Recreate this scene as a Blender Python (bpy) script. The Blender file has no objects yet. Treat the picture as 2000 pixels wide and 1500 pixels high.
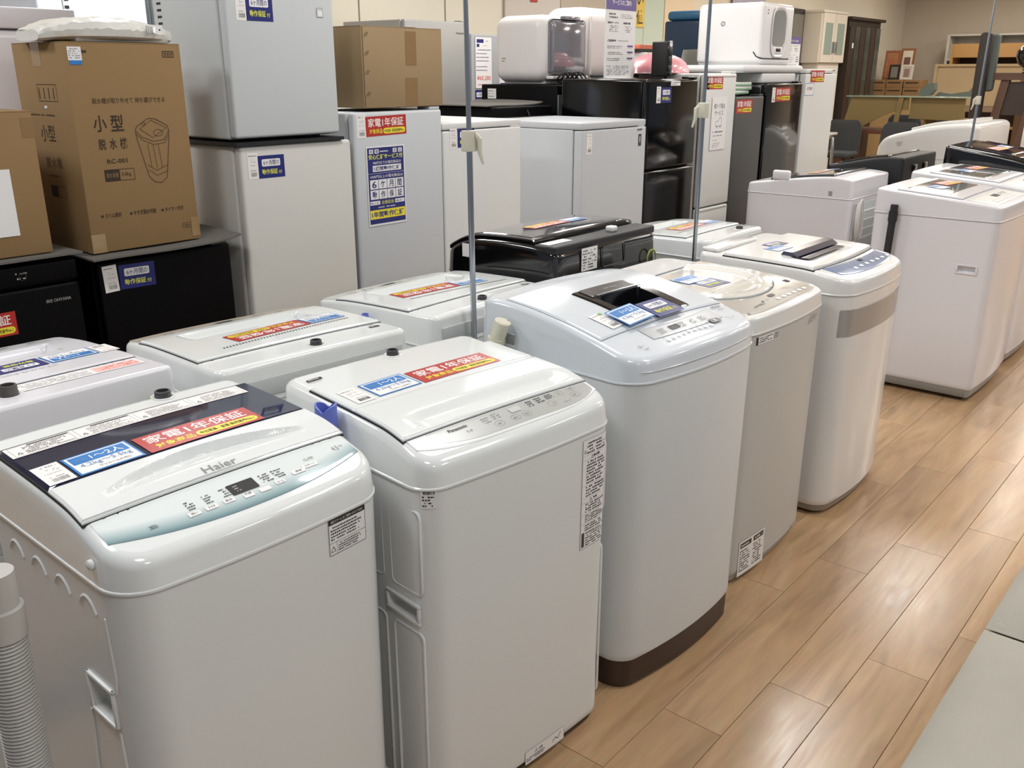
import bpy, bmesh, math, random
from mathutils import Vector, Matrix
random.seed(7)
SC = bpy.context.scene
C = SC.collection
PI = math.pi
R = math.radians

# ------------------------------------------------------------------ camera
cam_d = bpy.data.cameras.new('camera')
cam = bpy.data.objects.new('camera', cam_d)
C.objects.link(cam)
SC.camera = cam
CAM_H = 1.45
FPX = 1790.0
cam_d.sensor_fit = 'HORIZONTAL'
cam_d.sensor_width = 36.0
cam_d.lens = 36.0 * FPX / 2000.0
cam_d.clip_start = 0.02
cam_d.clip_end = 200
cam.location = (0, 0, CAM_H)
_p = math.atan(610.0 / 1790.0)
_h = R(39.9)
_f = Vector((math.cos(_h) * math.cos(_p), math.sin(_h) * math.cos(_p), -math.sin(_p)))
cam.rotation_euler = _f.to_track_quat('-Z', 'Y').to_euler()

# ------------------------------------------------------------------ world and exposure
W = bpy.data.worlds.new('shop_world')
SC.world = W
W.use_nodes = True
W.node_tree.nodes['Background'].inputs[0].default_value = (0.72, 0.82, 0.95, 1)
W.node_tree.nodes['Background'].inputs[1].default_value = 0.27
SC.view_settings.view_transform = 'Standard'
SC.view_settings.look = 'None'
SC.view_settings.gamma = 1.0
SC.view_settings.use_curve_mapping = False
SC.view_settings.exposure = 0.0
CEIL = 2.95
LIGHT_W = 22.0

# ------------------------------------------------------------------ materials
def lin(h):
    h = h.lstrip('#')
    o = []
    for i in (0, 2, 4):
        c = int(h[i:i + 2], 16) / 255.0
        o.append(c / 12.92 if c <= 0.04045 else ((c + 0.055) / 1.055) ** 2.4)
    return (o[0], o[1], o[2], 1.0)
MC = {}
def mat(key, hexc, rough=0.5, metal=0.0, coat=0.0, noise=0.0, nscale=8.0, bump=0.0, bscale=120.0, spec=0.5, trans=0.0, alpha=1.0, emit=0.0):
    if key in MC:
        return MC[key]
    m = bpy.data.materials.new(key)
    m.use_nodes = True
    nt = m.node_tree
    b = nt.nodes['Principled BSDF']
    c = lin(hexc)
    b.inputs['Base Color'].default_value = c
    b.inputs['Roughness'].default_value = rough
    b.inputs['Metallic'].default_value = metal
    b.inputs['Coat Weight'].default_value = coat
    b.inputs['Coat Roughness'].default_value = 0.05
    b.inputs['Specular IOR Level'].default_value = spec
    b.inputs['Transmission Weight'].default_value = trans
    b.inputs['Alpha'].default_value = alpha
    if emit:
        b.inputs['Emission Color'].default_value = c
        b.inputs['Emission Strength'].default_value = emit
    if noise or bump:
        tc = nt.nodes.new('ShaderNodeTexCoord')
    if noise:
        n = nt.nodes.new('ShaderNodeTexNoise')
        n.inputs['Scale'].default_value = nscale
        n.inputs['Detail'].default_value = 4
        nt.links.new(tc.outputs['Object'], n.inputs['Vector'])
        r = nt.nodes.new('ShaderNodeMapRange')
        r.inputs['From Min'].default_value = 0.3
        r.inputs['From Max'].default_value = 0.7
        r.inputs['To Min'].default_value = 1 - noise
        r.inputs['To Max'].default_value = 1 + noise * 0.5
        nt.links.new(n.outputs['Fac'], r.inputs['Value'])
        h = nt.nodes.new('ShaderNodeHueSaturation')
        h.inputs['Color'].default_value = c
        nt.links.new(r.outputs['Result'], h.inputs['Value'])
        nt.links.new(h.outputs['Color'], b.inputs['Base Color'])
    if bump:
        n2 = nt.nodes.new('ShaderNodeTexNoise')
        n2.inputs['Scale'].default_value = bscale
        n2.inputs['Detail'].default_value = 2
        nt.links.new(tc.outputs['Object'], n2.inputs['Vector'])
        bp = nt.nodes.new('ShaderNodeBump')
        bp.inputs['Strength'].default_value = bump
        bp.inputs['Distance'].default_value = 0.002
        nt.links.new(n2.outputs['Fac'], bp.inputs['Height'])
        nt.links.new(bp.outputs['Normal'], b.inputs['Normal'])
    MC[key] = m
    return m

WHITE = mat('white_enamel', '#dcdedc', 0.32, bump=0.02, bscale=400)
WHITE_T = mat('white_gloss_plastic', '#e2e5e3', 0.14, coat=0.4)
WHITE_B = mat('cool_white_gloss_plastic', '#d5dbe0', 0.16, coat=0.4)
WHITE_BB = mat('cool_white_enamel', '#d2d5d5', 0.34)
WHITE_W = mat('warm_white_plastic', '#dedddA', 0.2, coat=0.3)
WHITE_L = mat('lilac_white_plastic', '#dddce0', 0.22, coat=0.3)
GAP = mat('shadow_gap_rubber', '#22242a', 0.7)  # lid seams take it as painted gap shade, refrigerator doors as real gasket
GREYP = mat('pale_grey_panel', '#b9bbb7', 0.3)
GREYM = mat('mid_grey_panel', '#9a9c9b', 0.35)
DGREY = mat('dark_grey_plastic', '#3a3a3c', 0.45)
BLACKG = mat('black_gloss_plastic', '#0b0b0d', 0.12, coat=0.6)
BLACKM = mat('black_matte_plastic', '#121214', 0.5)
BLACKF = mat('black_enamel', '#030203', 0.5, spec=.12)
SMOKE = mat('smoked_glass', '#0b1738', 0.04, coat=1.0)
BROWN = mat('dark_brown_plastic', '#3a2a25', 0.45)
CHROME = mat('brushed_chrome', '#b9bfc6', 0.22, metal=1.0)
STEELG = mat('grey_steel_panel', '#7d868b', 0.35, metal=0.6)
SILVER = mat('silver_enamel', '#c9ccd0', 0.38, metal=0.15)
SILVERD = mat('dark_silver_enamel', '#a3a29f', 0.4, metal=0.25)
BEIGEP = mat('beige_plastic', '#cfcbb8', 0.4)
CREAMP = mat('cream_hose_plastic', '#d5d1bd', 0.4)
CARD = mat('cardboard', '#9b8361', 0.85, noise=0.05, nscale=5, bump=0.15, bscale=60)
CARD2 = mat('brown_cardboard', '#8d7049', 0.85, noise=0.05, nscale=4, bump=0.15, bscale=60)
TAPE = mat('brown_packing_tape', '#8b6d45', 0.3, coat=0.3)
CTAPE = mat('clear_tape', '#957a52', 0.18, coat=0.5)
INK = mat('print_brown_ink', '#33241a', 0.8)
INKL = mat('print_faded_ink', '#54402b', 0.85)
RED = mat('label_red', '#b22f2b', 0.35)
YEL = mat('label_yellow', '#ecdb3c', 0.4)
BLUE = mat('label_blue', '#2f7ac0', 0.35)
BLUET = mat('label_pale_blue_ink', '#6f93c0', 0.4)
NAVY = mat('label_navy', '#22286e', 0.35)
PAPER = mat('label_paper', '#e6e4e2', 0.5)
PAPERP = mat('tag_paper', '#e9e5e1', 0.5)
TXW = mat('print_white', '#efeae6', 0.5)
TXK = mat('print_black', '#22201f', 0.6)
TXG = mat('print_grey', '#8a8886', 0.6)
TXGL = mat('print_light_grey', '#a9a8a6', 0.6)
TXR = mat('print_red', '#c8453a', 0.6)
TXY = mat('print_yellow', '#dfe05a', 0.6)
FABRIC = mat('grey_upholstery', '#a29e93', 0.95, noise=0.05, nscale=6, bump=0.5, bscale=500)
FOAM = mat('wrapping_film', '#dcdad2', 0.35, coat=0.3, bump=0.6, bscale=90)
WALLM = mat('cream_wall_paint', '#e3dbc9', 0.85, noise=0.03, nscale=1.5)
WALLM2 = mat('beige_wall_paint', '#cabfae', 0.9, noise=0.04, nscale=1.2)
PINK = mat('pink_plastic', '#d98f97', 0.3, coat=0.5, bump=0.6, bscale=40)

def sm(a, b, x):
    t = max(0.0, min(1.0, (x-a)/(b-a)))
    return t*t*(3-2*t)

# ------------------------------------------------------------------ mesh helpers
class MB:
    def __init__(s):
        s.v = []; s.f = []; s.m = []
    def add(s, vs, fs, m=0):
        o = len(s.v)
        s.v += [tuple(p) for p in vs]
        s.f += [tuple(i + o for i in f) for f in fs]
        s.m += [m] * len(fs)
        return s
    def box(s, x0, x1, y0, y1, z0, z1, m=0):
        vs = [(x0,y0,z0),(x1,y0,z0),(x1,y1,z0),(x0,y1,z0),(x0,y0,z1),(x1,y0,z1),(x1,y1,z1),(x0,y1,z1)]
        return s.add(vs, [(0,3,2,1),(4,5,6,7),(0,1,5,4),(1,2,6,5),(2,3,7,6),(3,0,4,7)], m)
    def rbox(s, x0, x1, y0, y1, z0, z1, r=0.01, seg=3, m=0):
        bm = bmesh.new()
        bmesh.ops.create_cube(bm, size=1)
        for v in bm.verts:
            v.co = Vector(((x0+x1)/2 + v.co.x*(x1-x0), (y0+y1)/2 + v.co.y*(y1-y0), (z0+z1)/2 + v.co.z*(z1-z0)))
        bmesh.ops.bevel(bm, geom=bm.edges[:], offset=r, segments=seg, profile=0.5, affect='EDGES')
        bm.verts.index_update()
        s.add([v.co for v in bm.verts], [[v.index for v in f.verts] for f in bm.faces], m)
        bm.free()
        return s
    def loft(s, rings, cap0=True, cap1=True, m=0, closed=True):
        n = len(rings[0]); o = len(s.v)
        for r in rings:
            s.v += [tuple(p) for p in r]
        for k in range(len(rings) - 1):
            for i in range(n if closed else n - 1):
                j = (i + 1) % n
                s.f.append((o+k*n+i, o+k*n+j, o+(k+1)*n+j, o+(k+1)*n+i)); s.m.append(m)
        if cap0:
            s.f.append(tuple(o + i for i in reversed(range(n)))); s.m.append(m)
        if cap1:
            q = o + (len(rings) - 1) * n
            s.f.append(tuple(q + i for i in range(n))); s.m.append(m)
        return s
    def tube(s, pts, r, n=12, m=0, cap=True):
        pts = [Vector(p) for p in pts]
        rs = r if isinstance(r, (list, tuple)) else [r] * len(pts)
        rings = []; up = None
        for i, p in enumerate(pts):
            a = pts[max(i-1, 0)]; b = pts[min(i+1, len(pts)-1)]
            t = (b - a).normalized() if (b - a).length > 1e-9 else Vector((0,0,1))
            if up is None:
                up = Vector((0,0,1)) if abs(t.z) < 0.9 else Vector((1,0,0))
            x = t.cross(up)
            if x.length < 1e-6:
                x = t.orthogonal()
            x.normalize(); y = x.cross(t).normalized() ; up = y
            rings.append([p + (x*math.cos(2*PI*k/n) + y*math.sin(2*PI*k/n)) * rs[i] for k in range(n)])
        return s.loft(rings, cap, cap, m)
    def lathe(s, prof, c=(0,0,0), n=24, m=0, cap=True):
        rings = [[(c[0]+r*math.cos(2*PI*k/n), c[1]+r*math.sin(2*PI*k/n), c[2]+z) for k in range(n)] for r, z in prof]
        return s.loft(rings, cap, cap, m)
    def prism(s, pts, axis, a0, a1, m=0):
        # pts: 2D outline; axis 'x','y','z' extrude direction
        def mk(p, a):
            return {'x': (a, p[0], p[1]), 'y': (p[0], a, p[1]), 'z': (p[0], p[1], a)}[axis]
        return s.loft([[mk(p, a0) for p in pts], [mk(p, a1) for p in pts]], True, True, m)
    def build(s, name, mats, parent=None, ang=40, loc=None, fix=True):
        me = bpy.data.meshes.new(name)
        me.from_pydata(s.v, [], s.f)
        if not isinstance(mats, (list, tuple)):
            mats = [mats]
        for q in mats:
            me.materials.append(q)
        if len(mats) > 1:
            me.polygons.foreach_set('material_index', s.m)
        if fix:
            bm = bmesh.new(); bm.from_mesh(me)
            bmesh.ops.recalc_face_normals(bm, faces=bm.faces[:])
            bm.to_mesh(me); bm.free()
        if ang:
            me.polygons.foreach_set('use_smooth', [True] * len(me.polygons))
            me.set_sharp_from_angle(angle=R(ang))
        me.update()
        o = bpy.data.objects.new(name, me)
        C.objects.link(o)
        if parent:
            o.parent = parent
        if loc:
            o.location = loc
        return o

def thing(name, label, cat, loc=(0,0,0), yaw=0, group=None):
    o = bpy.data.objects.new(name, None)
    C.objects.link(o)
    o.empty_display_size = 0.1
    o.location = loc
    o.rotation_euler = (0, 0, R(yaw))
    o['label'] = label; o['category'] = cat
    if group: o['group'] = group
    return o
def tag(o, label, cat, group=None):
    o['label'] = label; o['category'] = cat
    if group: o['group'] = group
    return o
def struct(o):
    o['kind'] = 'structure'
    return o

# ------------------------------------------------------------------ printed labels
TC = {}
def glyphs(t, bold=0.0):
    k = (t, bold)
    if k in TC: return TC[k]
    cu = bpy.data.curves.new('t', 'FONT')
    cu.body = t; cu.size = 1.0; cu.resolution_u = 2; cu.offset = bold
    o = bpy.data.objects.new('t', cu)
    me = o.to_mesh()
    vs = [(v.co.x, v.co.y) for v in me.vertices]
    fs = [tuple(p.vertices) for p in me.polygons]
    o.to_mesh_clear()
    bpy.data.objects.remove(o); bpy.data.curves.remove(cu)
    if vs:
        x0 = min(v[0] for v in vs); x1 = max(v[0] for v in vs); y0 = min(v[1] for v in vs); y1 = max(v[1] for v in vs)
        vs = [((a-x0)/max(x1-x0,1e-6), (b-y0)/max(y1-y0,1e-6)) for a, b in vs]
    TC[k] = (vs, fs)
    return TC[k]
class Decal:
    def __init__(s):
        s.it = []
    def rect(s, x0, y0, x1, y1, m, l=1, step=0.025):
        nx = max(1, int(math.ceil(abs(x1-x0)/step))); ny = max(1, int(math.ceil(abs(y1-y0)/step)))
        vs = [(x0+(x1-x0)*i/nx, y0+(y1-y0)*j/ny) for j in range(ny+1) for i in range(nx+1)]
        fs = [(j*(nx+1)+i, j*(nx+1)+i+1, (j+1)*(nx+1)+i+1, (j+1)*(nx+1)+i) for j in range(ny) for i in range(nx)]
        s.it.append((vs, fs, m, l)); return s
    def rr(s, x0, y0, x1, y1, r, m, l=1):
        pts = []
        for cx, cy, a in ((x1-r,y0+r,-90),(x1-r,y1-r,0),(x0+r,y1-r,90),(x0+r,y0+r,180)):
            for k in range(6):
                t = R(a + k*18); pts.append((cx+r*math.cos(t), cy+r*math.sin(t)))
        s.it.append((pts, [tuple(range(len(pts)))], m, l)); return s
    def frame(s, x0, y0, x1, y1, t, m, l=1):
        s.rect(x0,y0,x1,y0+t,m,l); s.rect(x0,y1-t,x1,y1,m,l); s.rect(x0,y0+t,x0+t,y1-t,m,l); s.rect(x1-t,y0+t,x1,y1-t,m,l); return s
    def ring(s, cx, cy, rx, ry, t, m, l=1, n=20):
        vs = []; fs = []
        for k in range(n):
            a = 2*PI*k/n
            vs += [(cx+rx*math.cos(a), cy+ry*math.sin(a)), (cx+(rx-t)*math.cos(a), cy+(ry-t)*math.sin(a))]
            j = (k+1) % n
            fs.append((2*k, 2*j, 2*j+1, 2*k+1))
        s.it.append((vs, fs, m, l)); return s
    def disc(s, cx, cy, r, m, l=1, n=14, ry=None):
        ry = ry or r
        s.it.append(([(cx+r*math.cos(2*PI*k/n), cy+ry*math.sin(2*PI*k/n)) for k in range(n)], [tuple(range(n))], m, l)); return s
    def poly(s, pts, m, l=1):
        s.it.append((list(pts), [tuple(range(len(pts)))], m, l)); return s
    def line(s, pts, t, m, l=1):
        for (a, b) in zip(pts[:-1], pts[1:]):
            dx, dy = b[0]-a[0], b[1]-a[1]; q = math.hypot(dx, dy) or 1
            nx, ny = -dy/q*t/2, dx/q*t/2
            s.it.append(([(a[0]-nx,a[1]-ny),(b[0]-nx,b[1]-ny),(b[0]+nx,b[1]+ny),(a[0]+nx,a[1]+ny)], [(0,1,2,3)], m, l))
        return s
    def text(s, t, x0, y0, x1, y1, m, l=2, bold=0.0):
        vs, fs = glyphs(t, bold)
        s.it.append(([(x0+(x1-x0)*a, y0+(y1-y0)*b) for a, b in vs], fs, m, l)); return s
    def fine(s, x0, y0, x1, y1, rows, m, l=2, fill=0.55, dens=0.8, wmin=0.25):
        # illegible small print: rows of short dashes
        h = (y1-y0)/rows
        vs = []; fs = []
        for r in range(rows):
            x = x0; yb = y1-(r+1)*h + h*(1-fill)/2
            xe = x0 + (x1-x0)*random.uniform(0.7, 1.0)
            while x < xe:
                w = h*fill*random.uniform(wmin, 1.3)
                if random.random() < dens:
                    o = len(vs); e = min(x+w, xe)
                    hh = h*fill*random.uniform(0.7, 1.0)
                    vs += [(x,yb),(e,yb),(e,yb+hh),(x,yb+hh)]; fs.append((o,o+1,o+2,o+3))
                x += w*1.35
        s.it.append((vs, fs, m, l)); return s
    def barcode(s, x0, y0, x1, y1, m, l=2, n=14):
        vs = []; fs = []
        for k in range(n):
            a = x0+(x1-x0)*k/n; b = a+(x1-x0)/n*random.choice((0.35,0.55,0.7))
            o = len(vs); vs += [(a,y0),(b,y0),(b,y1),(a,y1)]; fs.append((o,o+1,o+2,o+3))
        s.it.append((vs, fs, m, l)); return s
    def build(s, name, parent, surf, base=0.0004, eps=0.0003, label=None):
        mb = MB(); mats = []
        for vs, fs, m, l in s.it:
            if m not in mats: mats.append(m)
            out = []
            for u, v in vs:
                p, n = surf(u, v)
                out.append(p + n*(base + eps*l))
            mb.add(out, fs, mats.index(m))
        o = mb.build(name, mats, parent, ang=0, fix=False)
        if label: o['label'] = label
        if 'printing' in name: o['kind'] = 'stuff'
        return o
def plane_surf(o, ux, uy):
    o = Vector(o); ux = Vector(ux); uy = Vector(uy); n = ux.cross(uy).normalized()
    return lambda u, v: (o + ux*u + uy*v, n)
def shift(surf, ox, oy, ang=0):
    c, s = math.cos(R(ang)), math.sin(R(ang))
    return lambda u, v: surf(ox + c*u - s*v, oy + s*u + c*v)

def red_label(d, w=.216, h=.07):
    X = lambda a: a*w; Y = lambda a: a*h
    d.rect(0,0,w,h,RED,1)
    d.text('家電1年保証', X(.06),Y(.46),X(.93),Y(.90),TXW,2,.012)
    d.text('対象商品', X(.08),Y(.12),X(.40),Y(.37),YEL,2,.012)
    d.rr(X(.42),Y(.09),X(.97),Y(.38),Y(.14),YEL,2)
    d.text('中古家具・家電 販売業界No.1', X(.45),Y(.15),X(.94),Y(.31),TXK,3,.008)
    return d
def blue_label(d, w=.107, h=.075):
    X = lambda a: a*w; Y = lambda a: a*h
    d.rect(0,0,w,h,BLUE,1)
    d.rect(X(.035),Y(.05),X(.965),Y(.95),PAPER,2)
    d.rect(X(.07),Y(.52),X(.93),Y(.90),BLUE,3)
    d.text('[目安]', X(.11),Y(.60),X(.31),Y(.78),BLUET,4)
    d.text('1～2人', X(.36),Y(.58),X(.86),Y(.84),TXW,4,.01)
    d.text('4.2kg～5.5kg', X(.12),Y(.27),X(.90),Y(.48),BLUET,4)
    d.text('ワンルームの方に', X(.34),Y(.12),X(.82),Y(.22),TXK,4)
    return d
def navy_label(d, w=.108, h=.075):
    X = lambda a: a*w; Y = lambda a: a*h
    d.rect(0,0,w,h,NAVY,1)
    d.rr(X(.14),Y(.52),X(.84),Y(.84),Y(.06),PAPER,2)
    d.text('6ヶ月間の', X(.20),Y(.57),X(.79),Y(.79),NAVY,3,.006)
    d.text('動作保証', X(.13),Y(.16),X(.72),Y(.40),TXY,3,.012)
    d.text('付', X(.76),Y(.16),X(.88),Y(.32),TXY,3,.006)
    return d
def price_tag(d, w=.042, h=.075, bar=TXG):
    X = lambda a: a*w; Y = lambda a: a*h
    d.rect(0,0,w,h,PAPERP,1)
    d.fine(X(.1),Y(.84),X(.9),Y(.93),1,TXG,2)
    d.fine(X(.25),Y(.62),X(.85),Y(.76),2,TXGL,2,dens=.5)
    d.fine(X(.2),Y(.50),X(.95),Y(.55),1,TXGL,2)
    d.fine(X(.25),Y(.30),X(.9),Y(.36),1,TXG,2)
    d.barcode(X(.25),Y(.10),X(.85),Y(.26),bar,2)
    return d

# ------------------------------------------------------------------ washing machine kit
def interp(pr, t):
    n = len(pr)
    if t <= pr[0][0]: return pr[0][1]
    if t >= pr[-1][0]: return pr[-1][1]
    for i in range(n - 1):
        if pr[i][0] <= t <= pr[i+1][0]:
            x0, y0 = pr[i]; x1, y1 = pr[i+1]; h = x1 - x0; s = (t - x0)/h
            def tn(k):
                if k == 0: return (pr[1][1]-pr[0][1])/(pr[1][0]-pr[0][0])
                if k == n-1: return (pr[-1][1]-pr[-2][1])/(pr[-1][0]-pr[-2][0])
                return (pr[k+1][1]-pr[k-1][1])/(pr[k+1][0]-pr[k-1][0])
            a, b = tn(i)*h, tn(i+1)*h
            return (2*s**3-3*s**2+1)*y0 + (s**3-2*s**2+s)*a + (-2*s**3+3*s**2)*y1 + (s**3-s**2)*b
class Washer:
    def __init__(s, label, loc, yaw, w, d, zs, prof, crown=.004, rf=.055, rb=.035, bow=.012, base=.03, rim=.014,
                 body=WHITE, top=WHITE_T, basem=DGREY, taper=.004, well=None, group='washing machines standing in two back to back rows'):
        s.w, s.d, s.zs, s.prof, s.crown, s.rf, s.rb, s.bow, s.rim = w, d, zs, prof, crown, rf, rb, bow, rim
        s.topm = top; s.bodym = body; s.tap = taper
        s.t = thing('washing_machine', label, 'washing machine', (loc[0], loc[1], 0), yaw, group)
        s.t.location.z = 0
        # feet
        for sx in (-1, 1):
            for yy in (.07, d-.06):
                MB().lathe([(.021,.0),(.023,.006),(.020,base*.5),(.014,base+.004)], (sx*(w/2-.07), yy, 0), 14).build('foot', DGREY, s.t)
        # base skirt
        rings = [s.ring(.022, base*.35), s.ring(.016, base*.45), s.ring(.010, base+.012)]
        MB().loft(rings).build('base_skirt', basem, s.t)
        # cabinet
        zb = base + .004
        rings = [s.ring(taper+.006, zb), s.ring(taper+.002, zb+.006), s.ring(taper+.001, zb+.02)]
        for k in range(1, 6):
            z = zb+.02 + (zs-.012-zb-.02)*k/5
            rings.append(s.ring((taper+.001)*(1-k/5)+.002, z))
        rings.append(s.ring(.002, zs-.002))
        s.cab = MB().loft(rings)
        s.cabo = s.cab.build('cabinet', body, s.t, 30)
        # top cover
        rings = [s.ring(.004, zs-.001), s.ring(-.0015, zs), s.ring(-.0015, zs+.0035), s.ring(.0005, zs+.005)]
        base_ring = s.ring(0, 0)
        n = 4
        for k in range(1, 5):
            rings.append([(x, y, zs+.005+(s.zf(x,y)-rim-zs-.005)*k/4) for x, y, _ in s.ring(.001*k, 0)])
        for k in range(1, n+1):
            a = PI/2*k/n
            rings.append([(x, y, s.zf(x,y)-rim+rim*math.sin(a)) for x, y, _ in s.ring(.004+rim*(1-math.cos(a)), 0)])
        mb = MB().loft(rings, True, False)
        cap = s.ring(.004+rim, 0)
        cx, cy = 0, d/2
        cr = []
        def wz(x, y):
            if well and well[0]+.010 < x < well[1]-.010 and well[2]+.009 < y < well[3]-.009: return s.zf(x, y) - .045
            return s.zf(x, y)
        for q in ([1] + [1-.034*k for k in range(1, 29)]):
            px = [(cx+(x-cx)*q, cy+(y-cy)*q) for x, y, _ in cap]
            cr.append([(x, y, wz(x, y)) for x, y in px])
        mb.loft(cr, False, True)
        mb.build('top_cover', top, s.t, 30)
    def ring(s, inset, z):
        w2 = s.w/2 - inset; d = s.d
        rf = max(s.rf-inset, .01); rb = max(s.rb-inset, .008)
        y0, y1 = inset, d-inset
        pts = []
        N = 7
        def arc(cx, cy, r, a0):
            for k in range(N+1):
                a = R(a0 + 90*k/N); pts.append((cx+r*math.cos(a), cy+r*math.sin(a)))
        arc(-w2+rf, y0+rf, rf, 180)
        for k in range(1, 26):
            pts.append((-w2+rf + (2*w2-2*rf)*k/26, y0))
        arc(w2-rf, y0+rf, rf, 270)
        for k in range(1, 24):
            pts.append((w2, y0+rf + (y1-rb-y0-rf)*k/24))
        arc(w2-rb, y1-rb, rb, 0)
        for k in range(1, 26):
            pts.append((w2-rb - (2*w2-2*rb)*k/26, y1))
        arc(-w2+rb, y1-rb, rb, 90)
        for k in range(1, 24):
            pts.append((-w2, y1-rb - (y1-rb-y0-rf)*k/24))
        out = []
        for x, y in pts:
            out.append((x, y - s.bow*(1-(2*x/s.w)**2)*max(0, 1-y/d), z))
        return out
    def zf(s, x, y):
        return interp(s.prof, y/s.d) - s.crown*(2*x/s.w)**2
    def fy(s, x):   # front face y at x
        return -s.bow*(1-(2*x/s.w)**2)
    def inset_at(s, z):
        zb = .034
        k = max(0.0, min(1.0, (z-zb-.02)/max(s.zs-.012-zb-.02, .01)))
        a = s.tap+.001
        if k < .2: return a + (a*.8+.002-a)*k/.2 - .0003
        return a*(1-k) + .0017
    def front(s, ox, oz):
        def f(u, v):
            x = ox+u; z = oz+v
            e = s.inset_at(z); rr = max(s.rf-e, .01); w2 = s.w/2-e
            ax = abs(x); n = Vector((0,-1,0)); y = e
            if ax > w2-rr:
                q = min((ax-(w2-rr))/rr, .97); y = e+rr-rr*math.sqrt(1-q*q)
                n = Vector((math.copysign(q, x), -math.sqrt(1-q*q), 0))
                x = math.copysign(w2-rr+rr*q, x)
            y -= s.bow*(1-(2*x/s.w)**2)*max(0, 1-y/s.d)
            return Vector((x, y, z)), n
        return f
    def corner(s, a0, oz):
        # surface round the front left corner; u is arc length from angle a0 (degrees)
        def f(u, v):
            z = oz+v; e = s.inset_at(z); rr = max(s.rf-e, .01)
            a = R(a0)+u/rr
            x = -s.w/2+e+rr+rr*math.cos(a); y = e+rr+rr*math.sin(a)
            n = Vector((math.cos(a), math.sin(a), 0))
            y -= s.bow*(1-(2*x/s.w)**2)*max(0, 1-y/s.d)
            return Vector((x, y, z)), n
        return f
    def top(s, ox, oy, ang=0, h=0):
        c, q = math.cos(R(ang)), math.sin(R(ang))
        def f(u, v):
            x = ox+c*u-q*v; y = oy+q*u+c*v
            return Vector((x, y, s.zf(x, y)+h)), Vector((0,0,1))
        return f
    def patch(s, name, x0, x1, y0, y1, h, m, nx=16, ny=16, dip=None, front=None, back=None, skirt=.012, rnd=.003, left=None, parent=None, label=None):
        if name == 'lid_seam_shade':  # strip round the lid; its colour stands in for shade in the gap
            M_ = 24
            def outl(i):
                fr = (lambda u: front(u)+i) if front else (lambda u: y0+i)
                p = [(x0+i+(x1-x0-2*i)*k/M_, fr(k/M_)) for k in range(M_)]
                p += [(x1-i, fr(1)+(y1-i-fr(1))*k/M_) for k in range(M_)]
                p += [(x1-i-(x1-x0-2*i)*k/M_, y1-i) for k in range(M_)]
                p += [(x0+i, y1-i+(fr(0)-y1+i)*k/M_) for k in range(M_)]
                return p
            rg = [[(x, y, s.zf(x, y)+h+dz) for x, y in outl(i)] for i, dz in ((0,-.004),(0,0),(.007,0),(.007,-.004))]
            return MB().loft(rg, False, False).build(name, m, s.t, 0)
        # sheet that follows the top surface at height h, with rounded edge and skirt
        g = []
        def edge_y(f, u, dflt):
            return f(u) if f else dflt
        mb = MB()
        vs = []; us = [i/nx for i in range(nx+1)]; ts = [j/ny for j in range(ny+1)]
        def pos(u, t):
            x = x0+(x1-x0)*u
            ya = edge_y(front, u, y0); yb = edge_y(back, u, y1)
            return x, ya+(yb-ya)*t
        rows = []
        e = .004
        for t in [0, 0, min(.03, .004/(y1-y0))] + ts[1:-1] + [1-min(.03,.004/(y1-y0)), 1, 1]:
            rows.append(t)
        cols = [0, 0, .004/(x1-x0)] + us[1:-1] + [1-.004/(x1-x0), 1, 1]
        nr, nc = len(rows), len(cols)
        for j, t in enumerate(rows):
            for i, u in enumerate(cols):
                x, y = pos(u, t)
                z = s.zf(x, y) + h
                if dip: z += dip(x, y)
                if j in (0, nr-1) or i in (0, nc-1): z = s.zf(x, y) + h - skirt
                elif j in (1, nr-2) or i in (1, nc-2): z -= rnd
                vs.append((x, y, z))
        fs = [(j*nc+i, j*nc+i+1, (j+1)*nc+i+1, (j+1)*nc+i) for j in range(nr-1) for i in range(nc-1)]
        mb.add(vs, fs)
        # underside closing
        o = mb.build(name, m, parent or s.t, 35)
        if label: o['label'] = label
        return o
    def cut(s, boxes):
        # hand recesses cut into the cabinet side: (x0,x1,y0,y1,z0,z1)
        me = s.cabo.data
        b = MB()
        for q in boxes:
            b.rbox(*q, r=.008, seg=2)
        co = b.build('cut', GAP, s.t, 0)
        md = s.cabo.modifiers.new('b', 'BOOLEAN'); md.operation = 'DIFFERENCE'; md.object = co; md.solver = 'EXACT'
        bpy.context.view_layer.update()
        dg = bpy.context.evaluated_depsgraph_get()
        nm = bpy.data.meshes.new_from_object(s.cabo.evaluated_get(dg))
        s.cabo.modifiers.clear()
        nm.materials.clear(); nm.materials.append(s.bodym)
        for p in nm.polygons: p.material_index = 0
        nm.polygons.foreach_set('use_smooth', [True]*len(nm.polygons)); nm.set_sharp_from_angle(angle=R(30))
        s.cabo.data = nm; nm.name = 'cabinet'
        bpy.data.objects.remove(co)
    def inlet(s, x, y, m=DGREY, r=.014, h=.012):
        z = s.zf(x, y)
        MB().lathe([(r*1.05,-.004),(r*1.05,h*.35),(r,h*.4),(r,h*.9),(r*.92,h),(r*.75,h),(r*.7,h*.3),(.0015,h*.25)], (x, y, z), 22).build('water_inlet', m, s.t)
        MB().lathe([(r*1.55,-.004),(r*1.55,.0012),(r*1.35,.002),(r*1.1,.0005)], (x, y, z), 22).build('inlet_collar', s.topm, s.t)

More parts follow.
